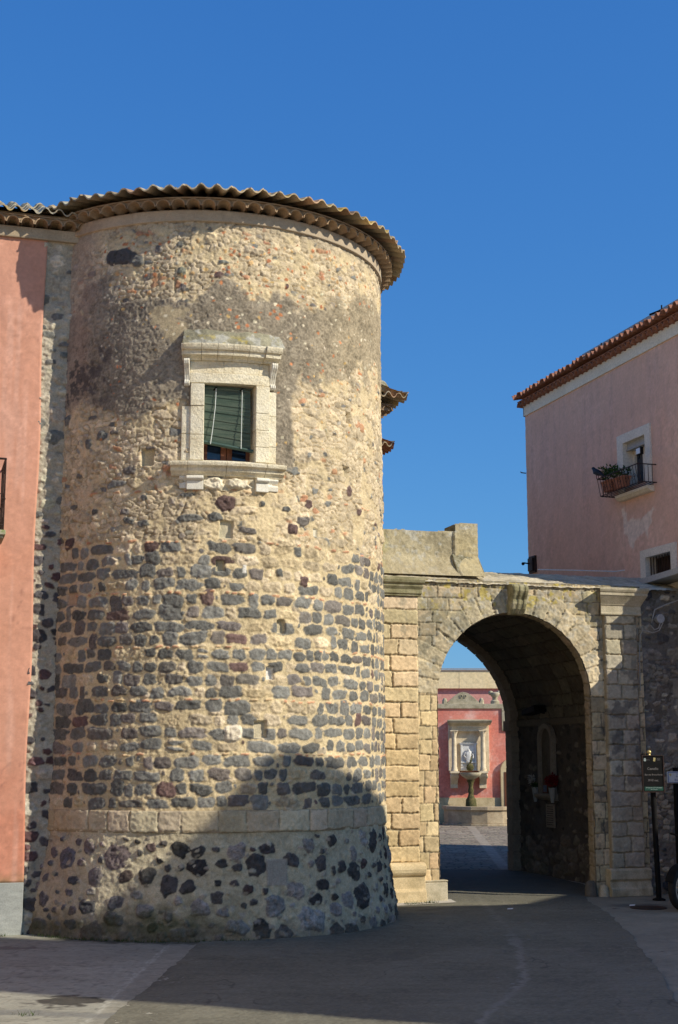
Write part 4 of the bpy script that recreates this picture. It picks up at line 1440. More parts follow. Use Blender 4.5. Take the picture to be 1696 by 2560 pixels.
c_ = rubble_strip(3.86, 6.4, -.04, 4.87, 181, (.185, .168, .14), rw_cols, 220, res=.0125, size=(.07, .34), prot=.03, aspect=(.35, .85), gap=.004)
c_.rubble(sst(-.2, .2, c_.noise(.6, 9)) * .9, .13, .075, 3, lambda: rcol(random.choice([(.40, .35, .27), (.27, .24, .19), (.15, .135, .115), (.32, .28, .21)]), .2), .03, .12, (.12, .11, .095))
c_.rect(4.55, 4.92, 3.1, 3.42, .02, (.30, .27, .21)); c_.rect(4.6, 4.95, 2.8, 3.08, .02, (.28, .25, .20))
c_.tint(sst(.1, .7, c_.noise(.7, 3)), (.11, .10, .085), .5)
c_.D += .02 * c_.n1
c_.mesh('face', lambda X, D, Z: gf(X, D, Z), M['stone'], rw, d0=-.03)
mb = MB(); mb.box(gf, 3.95, 7.2, -.6, -.06, 0, 4.85); mb.build('core', M['tunnel'], rw)

# ================================================================= CASTLE WING behind the tower (only its eaves show)
M['dark'] = M['tunnel']
wing = thing('castle_wing', (-2.0, 27, 0), 'taller tiled eave corner seen just right of the round tower against the sky', 'building')
wfr = Frame((.70, 24.6), (-.302, .953), (.953, .302))      # side face, s runs back
ffr = Frame((.70, 24.6), U, N)
mb = MB(); mb.box(ffr, -6, 0, -9, 0, 0, 8.35); mb.build('wall', M['cornice'], wing)
soffit_tiles('eave_soffit_tiles', wfr, -.2, 7, .19, -.05, .22, 8.22, wing, M['tile_in'])
soffit_tiles('eave_soffit_tiles', ffr, -5, .2, .19, -.05, .22, 8.22, wing, M['tile_in'])
wave_roof('roof', ffr, -5, .44, .19, .42, 8.44, 8, .36, .30, wing, M['tile_roof'], 18, .045, .6)
wave_roof('roof', wfr, -.42, 7, .19, .42, 8.42, 8, .36, .30, wing, M['tile_roof'], 19, .045, .6)
mb = MB(); mb.ball(ffr(-.05, .05, 8.66), (.22, .22, .16), 12); mb.build('ridge_cap', M['lichen'], wing, smooth=True)
wing2 = thing('castle_annex', (-1.0, 33, 0), 'lower red tiled eave corner peeking out right of the round tower', 'building')
wfr2 = Frame((.78, 28.0), (-.302, .953), (.953, .302)); ffr2 = Frame((.78, 28.0), U, N)
mb = MB(); mb.box(ffr2, -5, 0, -6, 0, 0, 8.1); mb.build('wall', M['cornice'], wing2)
wave_roof('roof', ffr2, -4, .26, .19, .30, 8.33, 6, .36, .30, wing2, M['tile_roof'], 28, .045, .25)
wave_roof('roof', wfr2, -.25, 5, .19, .30, 8.31, 6, .36, .30, wing2, M['tile_new'], 29, .045, .2)

# ================================================================= PINK HOUSE behind the gate
hs = thing('faded_pink_house', (5.5, 27, 0), 'tall faded pink house with a tiled eave rising behind the gate on the right', 'house')
SE = 7.66      # near end of the side face
EZ = 9.36


def house_wall():
    c = Canvas(0, SE, 0, EZ, .03, 201, (.74, .46, .335), .05, .003)
    c.tint(sst(-.2, .8, c.noise(1.5, 1) + .3 * c.n2), (.77, .51, .38), .6)
    c.tint(sst(.0, .8, fbm(c.sh, (70, 9), 55, 3)), (.65, .41, .315), .4)
    c.tint(sst(.1, .9, c.noise(.7, 4)), (.74, .43, .30), .4)
    _n = c.noise(2.0, 31, 6)
    c.tint(sst(.014, .004, np.abs(_n - .1)) * sst(.0, .4, c.noise(1.1, 32)), (.50, .31, .24), .5)
    c.tint(sst(.2, .7, fbm(c.sh, (70, 3.0), 88, 3)) * sst(5.5, 9.0, c.Z + .8 * c.n1), (.60, .38, .30), .4)
    c.tint(sst(.1, .6, fbm(c.sh, (50, 2.5), 90, 3)) * sst(.25, .0, np.abs(c.X - 4.15) + .1 * c.n2) * sst(6.8, 6.7, c.Z) * sst(5.4, 6.4, c.Z), (.56, .36, .28), .6)
    # the W-shaped patch of bare plaster below the window
    X = c.X + c.WX * 3; Z = c.Z + c.WZ * 3
    def seg(ax, az, bx, bz, ra, rb):
        t = np.clip(((X - ax) * (bx - ax) + (Z - az) * (bz - az)) / ((bx - ax) ** 2 + (bz - az) ** 2), 0, 1)
        return (ra + (rb - ra) * t) - np.hypot(X - ax - t * (bx - ax), Z - az - t * (bz - az))
    m = np.maximum.reduce([seg(4.10, 6.62, 4.22, 6.25, .03, .12), seg(4.22, 6.25, 4.42, 5.92, .13, .05), seg(4.22, 6.28, 4.70, 6.22, .12, .10), seg(4.45, 6.1, 4.85, 6.25, .10, .12), seg(4.85, 6.2, 5.18, 6.45, .12, .03), seg(4.85, 6.15, 5.0, 5.95, .08, .02)])
    c.tint(sst(-.02, .015, m + .02 * c.n2), (.82, .68, .55), .75)
    keep = None
    xm = (c.X[:-1, :-1] + c.X[1:, 1:]) / 2; zm = (c.Z[:-1, :-1] + c.Z[1:, 1:]) / 2
    keep = ~(((xm > 4.12) & (xm < 5.08) & (zm > 6.98) & (zm < 7.9)) | ((xm > 4.78) & (xm < 5.78) & (zm > 4.95) & (zm < 5.66)))
    c.mesh('wall', lambda X, D, Z: hf(X, D, Z), M['plaster_vc'], hs, keep, smooth=True)


house_wall()
mb = MB()
HB = 9.0
bx = lambda s0, s1, d0, d1, z0, z1: mb.box(hf, s0, s1, d0, d1, z0, z1)
bx(.0, 4.0, -HB, -.03, 0, EZ); bx(4.0, 5.9, -HB, -.5, 0, EZ); bx(5.9, SE, -HB, -.03, 0, EZ)
bx(4.0, 5.9, -.5, -.035, 0, 4.9); bx(4.0, 5.9, -.5, -.035, 5.75, 6.9); bx(4.0, 5.9, -.5, -.035, 7.95, EZ)
bx(5.15, 5.9, -.5, -.035, 6.9, 7.95)
mb.build('wall_core', M['pinkhouse'], hs)
mb = MB(); mb.box(hf, SE + .002, 8.06, -6, .0, 0, 4.9); mb.build('porch_block', M['pinkhouse'], hs)
mb = MB(); mb.box(hf, -.03, SE + .03, -.05, .03, EZ - .03, EZ + .20); mb.box(Frame(hf(0, 0, 0), (.953, .302), (-.302, .953)), -.03, HB, -.02, .03, EZ - .03, EZ + .2)
mb.build('eave_band', M['trim'], hs)
soffit_tiles('eave_soffit_tiles', hf, -.1, SE, .19, -.05, .14, EZ + .18, hs, M['tile_new'])
wave_roof('roof', hf, -.16, SE, .19, .25, EZ + .35, 5, .36, .22, hs, M['tile_new'], 44, .045, .15)
mb = MB(); mb.box(hf, 1.8, SE - .5, -6, -.55, EZ + .3, EZ + .80); mb.box(hf, 1.75, SE - .4, -6.1, -.48, EZ + .80, EZ + .90); mb.build('roof_storey', M['greyroof'], hs)
for s_, zz in [(3.2, EZ + .50), (5.45, EZ + .55)]:
    mb = MB(); mb.tube([hf(s_, .1, zz), hf(s_ + .18, -.05, zz + .05), hf(s_ + .30, -.2, zz + .02)], .018, 6); mb.tube([hf(s_ + .16, -.05, zz - .2), hf(s_ + .17, -.05, zz + .14)], .015, 6)
    mb.build('roof_bracket', M['black'], hs)


def framed(name, s0, s1, z0, z1, i0, i1, iz0, iz1, dep=.04, open_bottom=False):
    w = bpy.data.objects.new(name, None); sc.collection.objects.link(w); w.parent = hs
    mb = MB()
    mb.box(hf, s0, i0, -.25, dep, z0, z1); mb.box(hf, i1, s1, -.25, dep, z0, z1); mb.box(hf, i0, i1, -.25, dep, iz1, z1)
    if not open_bottom: mb.box(hf, i0, i1, -.25, dep, z0, iz0)
    mb.build('surround', M['trimwhite'], w, bevel=.004)
    return w


w1 = framed('balcony_window', 3.99, 5.18, 6.9, 8.0, 4.21, 5.00, 6.9, 7.83, open_bottom=True)
mb = MB()
mb.box(hf, 4.21, 5.0, -.24, -.18, 6.9, 6.96); mb.box(hf, 4.21, 5.0, -.24, -.18, 7.62, 7.70)
for a in (4.21, 4.56, 4.62, 4.93): mb.box(hf, a, a + .06, -.24, -.17, 6.96, 7.62)
mb.build('sash', M['trimwhite'], w1)
for a, b in [(4.27, 4.56), (4.68, 4.93)]:
    mb = MB(); mb.box(hf, a, b, -.22, -.215, 6.96, 7.62); mb.build('pane', M['glass'], w1)
    mb = MB(); mb.mould(hf, a, b - (.1 if a > 4.5 else 0), [(-.26, 6.96), (-.255, 6.96), (-.255, 7.62), (-.26, 7.62)], 1); mb.build('curtain', M['curtain'], w1)
mb = MB(); mb.box(hf, 4.21, 5.0, -.17, -.05, 7.70, 7.83); mb.tube([hf(4.22, -.04, 7.70), hf(4.99, -.04, 7.70)], .02, 6); mb.build('roller_box', M['greyroof'], w1)
mb = MB(); mb.box(hf, 4.1, 5.1, -.5, -.3, 6.9, 7.9); mb.build('dark_room', M['black'], w1)
mb = MB(); mb.mould(hf, 4.04, 5.22, [(0, 6.76), (.08, 6.77), (.11, 6.80), (.14, 6.82), (.14, 6.87), (0, 6.87)], 1); mb.build('sill', M['trim'], w1, bevel=.005)
mb = MB()
a, b, e = 3.80, 5.30, .30
for z in (6.90, 7.22):
    ee = e if z < 7 else e + .06
    mb.tube([hf(a, .0, z), hf(a, ee, z), hf(b, ee, z), hf(b, 0, z)], .011, 5)
for k in range(16):
    s = a + (b - a) * k / 15
    mb.tube([hf(s, e, 6.90), hf(s, e + .03, 7.06), hf(s, e + .06, 7.22)], .006, 4)
for s in (a, b):
    for d in (.08, .16, .24): mb.tube([hf(s, d, 6.9), hf(s, d, 7.22)], .006, 4)
for k in range(5): scroll(mb, hf, a + .2 + .27 * k, 7.02, e + .02, .07)
for k in range(4): mb.box(hf, a, b, .04 + .07 * k, .055 + .07 * k, 6.885, 6.895)
mb.build('railing', M['iron'], w1)
w2 = framed('barred_window', 4.69, 5.88, 4.95, 5.76, 4.87, 5.72, 4.95, 5.62, open_bottom=True)
mb = MB(); mb.box(hf, 4.8, 5.78, -.5, -.3, 4.9, 5.7); mb.build('dark_room', M['black'], w2)
mb = MB()
mb.tube([hf(4.87, -.05, 5.25), hf(5.72, -.05, 5.25)], .008, 5)
for k in range(9): mb.tube([hf(4.91 + .097 * k, -.05, 4.95), hf(4.91 + .097 * k, -.05, 5.62)], .010, 5)
mb.build('bars', M['iron'], w2)
mb = MB(); mb.box(hf, 4.87, 5.72, -.24, -.20, 4.95, 5.62); mb.build('shutter', M['iron'], w2)
mb = MB()
mb.prism(hf, [(5.35, 5.05), (7.4, 5.12), (7.4, 5.22), (5.35, 5.15)], .0, .5); mb.build('porch_canopy', M['greyroof'], hs)
mb = MB(); mb.prism(hf, [(5.6, 4.3), (7.4, 4.3), (7.4, 5.12), (5.6, 5.04)], .002, .1); mb.build('porch_side', M['trim'], hs)

# things on the house
lamp = thing('floodlight', hf(5.22, .3, 7.3), 'small floodlight fixed to the end of the balcony railing of the pink house', 'floodlight')
mb = MB(); mb.box(hf, 5.20, 5.36, .27, .33, 7.38, 7.51); mb.build('housing', M['black'], lamp, bevel=.005)
mb = MB(); mb.box(hf, 5.215, 5.345, .332, .34, 7.395, 7.495); mb.build('lens', M['lens'], lamp)
mb = MB(); mb.tube([hf(5.28, .30, 7.38), hf(5.28, .33, 7.30)], .012, 5); mb.build('arm', M['black'], lamp)
wl = thing('wall_lantern', hf(.25, .1, 6.1), 'dark square lamp fixed low on the rear corner of the pink house', 'wall lamp')
mb = MB(); mb.box(hf, .10, .40, 0, .05, 5.93, 6.28); mb.box(hf, .14, .36, .05, .09, 5.97, 6.24); mb.build('plate', M['iron'], wl, bevel=.006)
mb = MB(); mb.tube([hf(.22, .05, 6.12), hf(.2, .2, 6.14)], .015, 6); mb.ball(hf(.2, .22, 6.12), .035, 8); mb.build('arm', M['black'], wl)
peg = MB(); peg.tube([hf(-.02, .0, 8.1), hf(.0, .12, 8.1), hf(.06, .16, 8.1)], .012, 5)
tag(peg.build('wall_hook', M['iron']), 'small iron hook on the left edge of the pink house wall', 'hook')


def blob_foliage(mb, c, rad, n, leaf, rr, droop=0):
    for _ in range(n):
        v = Vector((rr.gauss(0, 1), rr.gauss(0, 1), rr.gauss(0, 1))).normalized() * rr.random() ** .4
        p = Vector(c) + Vector((v.x * rad[0], v.y * rad[1], v.z * rad[2]))
        a = Vector((rr.uniform(-1, 1), rr.uniform(-1, 1), rr.uniform(-.3, 1))).normalized(); b = a.cross(Vector((rr.uniform(-1, 1), rr.uniform(-1, 1), rr.uniform(-1, 1)))).normalized()
        l = leaf * rr.uniform(.6, 1.3)
        mb.add([p, p + a * l * .5 + b * l * .25, p + a * l, p + a * l * .5 - b * l * .25], [(0, 1, 2, 3)])


pr = random.Random(31)
for (s, z, lab) in [(3.93, 6.98, 'terracotta trough planter with a bushy plant, next to the pigeon on the balcony'), (4.38, 6.96, 'terracotta trough planter nearer the middle of the small balcony')]:
    t = thing('planter', hf(s, .17, z), lab, 'planter', 'planters on the small balcony')
    fr_ = Frame(hf(s, .17, 0), hf.u, hf.n)
    mb = MB()
    mb.add([fr_(x, d, zz) for (x, d, zz) in [(-.15, -.06, z), (.15, -.06, z), (.15, .06, z), (-.15, .06, z), (-.19, -.085, z + .19), (.19, -.085, z + .19), (.19, .085, z + .19), (-.19, .085, z + .19)]],
           [(3, 2, 1, 0), (4, 5, 6, 7), (0, 1, 5, 4), (1, 2, 6, 5), (2, 3, 7, 6), (3, 0, 4, 7)])
    mb.box(fr_, -.20, .20, -.095, .095, z + .165, z + .20)
    mb.build('pot', M['terracotta'], t, bevel=.006)
    mb = MB(); big = s < 4
    blob_foliage(mb, fr_(-.02, 0, z + (.34 if big else .28)), (.20, .16, .16 if big else .09), 260 if big else 140, .07, pr)
    mb.build('foliage', M['leaf'], t)

# pigeon perched on the railing corner
bp_ = Vector(hf(3.79, .35, 7.23))
bme = bpy.data.meshes.new('pigeon'); h1 = Vector((*hf.u, 0)); out = Vector((*hf.n, 0))
f_ = (-h1).normalized()      # looks away to the left
up = Vector((0, 0, 1))
pts = [(bp_ + up * .12, .062), (bp_ + f_ * .07 + up * .155, .055), (bp_ + f_ * .12 + up * .205, .034), (bp_ + f_ * .155 + up * .235, .033), (bp_ + f_ * .20 + up * .225, .010),
       (bp_ - f_ * .09 + up * .085, .045), (bp_ - f_ * .17 + up * .045, .022), (bp_ - f_ * .25 + up * .01, .018)]
bme.from_pydata([p for p, _ in pts], [(0, 1), (1, 2), (2, 3), (3, 4), (0, 5), (5, 6), (6, 7)], [])
bo = link('pigeon', bme, None, M['bird'])
sk = bo.modifiers.new('s', 'SKIN'); ss = bo.modifiers.new('ss', 'SUBSURF'); ss.levels = ss.render_levels = 2
for v, (_, rd) in zip(bme.skin_vertices[0].data, pts): v.radius = (rd, rd)
bme.skin_vertices[0].data[0].use_root = True
tag(bo, 'black pigeon perched on the far corner of the small balcony railing', 'pigeon')
mb = MB()
for k in (-.02, .02): mb.tube([bp_ + out * k + up * .08, bp_ + out * k + up * .0], .006, 5)
fo = mb.build('feet', M['redflower'], bo)
mb = MB()
for k in (-1, 1):
    b0 = bp_ + out * .052 * k
    mb.add([b0 + f_ * .07 + up * .16, b0 - f_ * .05 + up * .15, b0 * 1 - f_ * .19 + up * .045 - out * .02 * k, b0 - f_ * .05 + up * .075, b0 + f_ * .06 + up * .10,
            b0 + out * .012 * k + up * .12], [(0, 1, 5), (1, 2, 5), (2, 3, 5), (3, 4, 5), (4, 0, 5)])
mb.build('wings', M['bird'], bo)

# ================================================================= COURTYARD
cw = thing('courtyard_wall', (3.5, 48, 0), 'red plastered courtyard wall with a stone coping, scrolled gable and urn, seen through the arch', 'wall')
mb = MB(); mb.box(cf, -6, 5.47, -.4, 0, 0, 3.80); mb.box(cf, 5.47, 14, -.4, 0, 0, 3.06); mb.build('plaster', M['redwall'], cw)
mb = MB(); mb.box(cf, -6, 5.55, -.42, .05, 3.80, 3.96); mb.box(cf, 5.47, 5.75, -.42, .05, 3.06, 3.80); mb.box(cf, 5.75, 14, -.42, .05, 3.06, 3.2); mb.build('coping', M['capital'], cw, bevel=.01)
mb = MB()
pp = []
for i in range(25):
    t = -1 + 2 * i / 24
    z = 3.96 + (.40 * (math.cos(t * math.pi) * .5 + .5) ** .75 if abs(t) < .78 else .0) + (.16 if abs(t) > .86 else 0)
    pp.append((4.20 + t * .66, max(z, 3.99)))
mb.prism(cf, [(3.54, 3.96)] + pp + [(4.86, 3.96)], -.30, -.10)
for s_ in (-.62, .62): mb.lathe(cf(4.20 + s_, -.2, 3.95), [(.09, 0), (.09, .12), (.05, .2), (.01, .22)], 10)
for s_ in (-.07, .07): mb.tube([cf(4.20 + s_ + .045 * math.cos(a / 8 * 6.28), -.085, 4.22 + .045 * math.sin(a / 8 * 6.28)) for a in range(9)], .014, 5)
mb.build('scrolled_gable', M['capital'], cw, bevel=.006)
mb = MB()
mb.lathe(cf(5.28, -.2, 3.96), [(.15, 0), (.15, .10), (.09, .14), (.09, .22), (.13, .26), (.18, .34), (.17, .38), (.10, .40)], 12)
for a in (-1, 1): mb.ball(cf(5.28 + a * .14, -.2, 4.33), (.09, .09, .08), 8)
mb.build('urn', M['capital'], cw, smooth=True)
mb = MB(); mb.box(cf, -6, 14, 0, .03, -.02, .86)
mb.build('stone_dado', M['gatelime'], cw)
mb = MB()
mb.prism(cf, [(5.38, 0), (5.38, 1.75)] + [(5.75 - .37 * math.cos(math.pi * i / 12), 1.75 + .40 * math.sin(math.pi * i / 12)) for i in range(13)] + [(6.12, 0)], 0, .12)
mb.build('door_surround', M['gatelime'], cw, bevel=.02)
mb = MB(); mb.box(cf, 5.5, 6.0, .122, .13, .0, 1.7); mb.build('door', M['wood'], cw)

yb = thing('yellow_building', (3, 54, 0), 'flat roofed building with a yellow parapet band above pink plaster, behind the courtyard wall', 'building')
yf = Frame((0, 51.0), (1, 0), (0, -1))
mb = MB(); mb.box(yf, -12, 20, -8, 0, 0, 4.62); mb.build('wall', M['pinkfar'], yb)
mb = MB(); mb.box(yf, -12, 20, -8, .12, 4.62, 5.26); mb.build('parapet_band', M['yellow'], yb)
mb = MB(); mb.box(yf, -12, 20, -8, .16, 5.26, 5.30); mb.tube([yf(-12, .1, 5.33), yf(20, .1, 5.33)], .015, 5); mb.build('flashing', M['greyroof'], yb)
mb = MB()
for s_ in (4.30,): mb.box(yf, s_, s_ + .012, .12, .124, 4.62, 5.26)
mb.build('joint', M['capital'], yb)

fo_ = thing('wall_fountain', (4.35, 47, 0), 'baroque stone wall fountain with two columns, marble relief, bowl and round basin in the courtyard', 'fountain')
M['fstone'] = mat_mix('fountain_stone', [(.58, .46, .29), (.78, .66, .46)], 6, 60, .4, .008)
mb = MB()
mb.box(cf, 3.66, 5.02, 0, .12, 1.73, 3.24); mb.build('back_panel', M['fstone'], fo_, bevel=.01)
mb = MB(); mb.mould(cf, 3.74, 4.96, [(0, 3.24), (.30, 3.24), (.36, 3.28), (.42, 3.32), (.46, 3.38), (.46, 3.41), (0, 3.44)], 1, ends=.3); mb.build('entablature', M['capital'], fo_, bevel=.006)
mb = MB(); mb.box(cf, 3.76, 4.94, .1, .24, 3.04, 3.24)
for k in range(12): mb.ball(cf(3.98 + .068 * k, .245, 3.14), (.028, .02, .035 if k % 2 else .025), 6)
mb.build('frieze', M['fstone'], fo_, bevel=.005)
for s_ in (3.835, 4.795):
    mb = MB(); mb.lathe(cf(s_, .28, 1.73), [(.115, 0), (.115, .05), (.095, .09), (.10, .12), (.082, .15), (.085, .6), (.074, 1.1), (.078, 1.12)], 14); mb.build('column', M['fstone'], fo_, smooth=True)
    mb = MB(); mb.lathe(cf(s_, .28, 2.85), [(.078, 0), (.085, .03), (.10, .10), (.125, .17), (.12, .2)], 12); mb.box(cf, s_ - .13, s_ + .13, .14, .41, 3.04, 3.075); mb.build('capital', M['fstone'], fo_)
    mb = MB(); mb.box(cf, s_ - .15, s_ + .15, 0, .44, 1.66, 1.73)
    mb.mould(cf, s_ - .12, s_ + .12, [(0, 1.17), (.14, 1.17), (.14, 1.30), (.18, 1.34), (.24, 1.42), (.36, 1.55), (.40, 1.62), (.38, 1.66), (0, 1.66)], 1)
    for a in (-.13, .13): mb.tube([cf(s_ + a * (1 + 0), .30 + .06 * math.cos(t_ / 8 * 6.28), 1.57 + .06 * math.sin(t_ / 8 * 6.28)) for t_ in range(9)], .02, 5)
    mb.build('console', M['fstone'], fo_, bevel=.008)
mb = MB()
mb.box(cf, 4.06, 4.58, .1, .17, 1.75, 2.60); mb.box(cf, 4.02, 4.62, .1, .20, 2.60, 2.66)
for k in range(12): mb.box(cf, 4.03 + .05 * k, 4.055 + .05 * k, .2, .225, 2.635, 2.66)
mb.box(cf, 4.06, 4.12, .17, .20, 1.9, 2.60); mb.box(cf, 4.52, 4.58, .17, .20, 1.9, 2.60); mb.box(cf, 4.06, 4.58, .17, .23, 2.0, 2.04)
mb.build('marble_panel', M['marble'], fo_, bevel=.004)
# nymph in relief: one continuous skinned figure
nm = bpy.data.meshes.new('relief_figure'); nb_ = Vector(cf(4.32, .22, 0))
def P3(x, z, y=0): return nb_ + Vector((x, -y, z))
npts = [(P3(0, 2.08), .085), (P3(0, 2.20), .075), (P3(.0, 2.32), .085), (P3(0, 2.40), .035), (P3(0, 2.47, .02), .052), (P3(-.10, 2.34), .03), (P3(-.15, 2.24), .025), (P3(-.08, 2.16, .04), .02),
        (P3(.10, 2.34), .03), (P3(.16, 2.25), .025), (P3(.14, 2.14, .03), .02), (P3(-.07, 2.02), .05), (P3(.07, 2.02), .05)]
nm.from_pydata([p for p, _ in npts], [(0, 1), (1, 2), (2, 3), (3, 4), (2, 5), (5, 6), (6, 7), (2, 8), (8, 9), (9, 10), (0, 11), (0, 12)], [])
no = link('relief_figure', nm, fo_, M['marble']); no.modifiers.new('s', 'SKIN'); x_ = no.modifiers.new('q', 'SUBSURF'); x_.levels = x_.render_levels = 1
for v, (_, rd) in zip(nm.skin_vertices[0].data, npts): v.radius = (rd, rd)
M['moss'] = mat_mix('wet_moss', [(.05, .055, .02), (.16, .13, .05)], 14, 60, .6, .01)
mb = MB(); mb.ball(cf(4.36, .26, 1.86), (.13, .07, .13), 10); mb.ball(cf(4.38, .24, 2.12), (.05, .04, .13), 8); mb.build('moss', M['moss'], fo_, smooth=True)
mb = MB(); mb.lathe(cf(4.36, .42, 1.44), [(.08, 0), (.16, .04), (.30, .13), (.36, .20), (.36, .25), (.33, .25), (.28, .19), (.0, .15)], 20); mb.build('bowl', M['capital'], fo_, smooth=True)
mb = MB(); mb.lathe(cf(4.36, .42, .3), [(.16, 0), (.19, .25), (.17, .50), (.10, .62), (.08, .72), (.10, .80), (.07, .90), (.09, 1.05), (.14, 1.14)], 12); mb.build('stem', M['moss'], fo_, smooth=True)
mb = MB()
bc = cf(4.75, .55, 0)
for rr0, rr1, z0, z1 in [(1.36, 1.20, 0, .08), (1.30, 1.14, .08, .50), (1.36, 1.12, .50, .62)]:
    n_ = 8
    for k in range(n_):
        a0 = math.pi * k / n_ + math.pi; a1 = math.pi * (k + 1) / n_ + math.pi
        vs = []
        for z in (z0, z1):
            for a in (a0, a1):
                for q_ in (rr0, rr1):
                    vs.append((bc[0] + q_ * math.cos(a), bc[1] + q_ * math.sin(a) * .95, z))
        mb.add(vs, [(0, 1, 3, 2), (4, 6, 7, 5), (0, 2, 6, 4), (1, 5, 7, 3), (0, 4, 5, 1), (2, 3, 7, 6)])
mb.build('basin', mat_mix('basin_stone', [(.34, .255, .16), (.50, .40, .26)], 5, 60, .4, .01), fo_, bevel=.015)
mb = MB(); mb.prism(Frame((bc[0], bc[1]), (1, 0), (0, 0)), [(0, 0), (1, 0), (1, .01)], 0, 0.0) if False else mb.lathe((bc[0], bc[1] + .0, .30), [(1.14, 0), (1.14, .12)], 24); wt = mb.build('basin_water', M['glass'], fo_)

# ================================================================= GROUND
def interp(y, pts):
    ys = [p[1] for p in pts]; xs = [p[0] for p in pts]
    return np.interp(y, ys, xs)


def plane(name, x0, x1, y0, y1, z, mat):
    mb = MB(); mb.add([(x0, y0, z), (x1, y0, z), (x1, y1, z), (x0, y1, z)], [(0, 1, 2, 3)])
    return tag(mb.build(name, mat), kind='structure')


M['earth'] = mat_mix('street_concrete', [(.40, .37, .31), (.50, .46, .39)], 1.2, 30, .3, .006)
plane('ground', -400, 400, -400, 400, -.012, M['earth'])
# pavement left, cast concrete with cracks and a worn kerb strip
c_ = Canvas(-7.0, -1.2, 6.0, 19.0, .02, 301, (.30, .288, .225), .10, .003)
X, Y = c_.X, c_.Z
c_.tint(sst(.0, .8, c_.noise(1.1, 1)), (.35, .335, .265), .6)
c_.tint(sst(.1, .8, fbm(c_.sh, (9, 60), 66, 4)), (.25, .238, .185), .5)
c_.tint(sst(.5, .8, c_.noise(.06, 3, 2)), (.13, .12, .10), .5)
le = -1.95 - (17.07 - Y) * .018 + c_.WX
for o_, wd in [(0, .018), (-.03 - .0, .012)]:
    c_.tint(sst(wd, 0, np.abs(X - le - o_ * 1.0)), (.44, .42, .34), .7)
c_.tint(sst(.0, .03, X - le), (.27, .25, .19), .6)
for yy, sl in [(12.45, .20), (11.6, .22), (15.2, .12)]:
    c_.tint(sst(.02, .0, np.abs(Y - yy - sl * (X + 3) - c_.WX * 4)), (.15, .14, .10), .6)
bt = sst(12.72, 12.60, Y + .2 * (X + 3) + c_.WX * 3) * sst(12.35, 12.45, Y + .2 * (X + 3) + c_.WX * 3)
c_.tint(bt, (.16, .16, .145), .6)
pt = sst(1.1, .7, np.sqrt(((X + 2.32) / .30) ** 2 + ((Y - 13.05) / .28) ** 2) + .5 * c_.n2 + .3 * c_.n1)
c_.tint(pt, (.06, .055, .045), .95)
pc = sst(1.1, .7, np.sqrt(((X + 4.2) / .9) ** 2 + ((Y - 16.6) / .22) ** 2) + .5 * c_.n2)
c_.tint(pc, (.14, .105, .09), .5)
mo = sst(.30, .05, np.abs(np.hypot(X - TC[0], Y - TC[1]) - 2.74) + .10 * c_.n2) * sst(-3.6, -3.3, X)
c_.tint(mo, (.06, .06, .035), .75)
mo = sst(.14, .0, np.abs(Y - (17.85 + .3 * (X + 3.88))) + .06 * c_.n2) * sst(-3.7, -3.9, X)
c_.tint(mo, (.24, .25, .12), .6)
tag(c_.mesh('pavement', lambda X, D, Y: (X, Y, D * .6), M['ground']), kind='structure')
# asphalt road, parametric between its two edges
LEFT = [(-2.3, 4), (-1.90, 11.96), (-1.75, 14.5), (-1.61, 17.07), (-1.55, 20), (.6, 21.3), (1.35, 21.9), (.5, 28.1)]
RIGHT = [(2.4, 4), (2.75, 11.5), (3.01, 13.11), (3.30, 15.4), (3.55, 17.75), (3.73, 19.98), (3.76, 21.5), (3.80, 22.4), (4.2, 23.5), (4.3, 24.2), (3.6, 28.1)]
ny, nx = 1500, 380
ys = np.linspace(5, 28.08, ny)
c_ = Canvas(0, 1, 0, 1, 1 / 379, 311, (.08, .078, .074), .05, .002)
c_.nx, c_.nz = nx, ny; c_.sh = (ny, nx)
n1 = fbm((ny, nx), (60, 60), 1, 4); n2 = fbm((ny, nx), (9, 9), 2, 4); n3 = fbm((ny, nx), (2, 2), 3, 2); n5 = fbm((ny, nx), (8, 70), 4, 3)
Uu, Yy = np.meshgrid(np.linspace(0, 1, nx), ys)
ln = np.random.RandomState(3)
ew = np.interp(ys, np.linspace(5, 29, 160), ln.uniform(-.025, .025, 160))[:, None]
ew2 = np.interp(ys, np.linspace(5, 29, 120), ln.uniform(-.035, .035, 120))[:, None]
XL = interp(ys, LEFT)[:, None] + ew; XR = interp(ys, RIGHT)[:, None] + ew2
XX = XL + (XR - XL) * Uu
C = np.array((.160, .150, .108))[None, None] * (1 + .14 * n1 + .08 * n2 + .16 * n3 + .08 * n5)[..., None]


def tintC(m, col, amt):
    global C
    m = (np.clip(m, 0, 1) * amt)[..., None]
    C = C * (1 - m) + np.array(col)[None, None] * m


AC = [(1.14, 11.96), (1.56, 13.33), (1.80, 14.3), (1.92, 15.36), (2.02, 16.3), (2.09, 17.36), (2.14, 19.5), (2.15, 21.2)]
ax = interp(ys, AC)[:, None]
dd = np.abs(XX - ax + .05 * n2)
tintC(sst(.085, .0, dd + .03 * n1) * sst(-.2, .7, n2 + .7) * (.4 + .6 * sst(21, 13, Yy)), (.30, .28, .225), .6)
ax2 = interp(ys, [(2.5, 12), (2.62, 14), (2.62, 16.5), (2.5, 19)])[:, None]
tintC(sst(.05, .0, np.abs(XX - ax2 + .04 * n2)) * sst(-.3, .6, n2), (.21, .18, .15), .35)
tintC(sst(.3, .8, n1) * .7, (.172, .162, .122), .4)
nc = fbm((ny, nx), (260, 200), 71, 5, .6)
tintC(sst(.010, .002, np.abs(nc - .12)) * sst(-.1, .3, n1), (.06, .055, .045), .6)
tintC(sst(.35, .55, fbm((ny, nx), (150, 90), 81, 3)), (.145, .137, .103), .3)
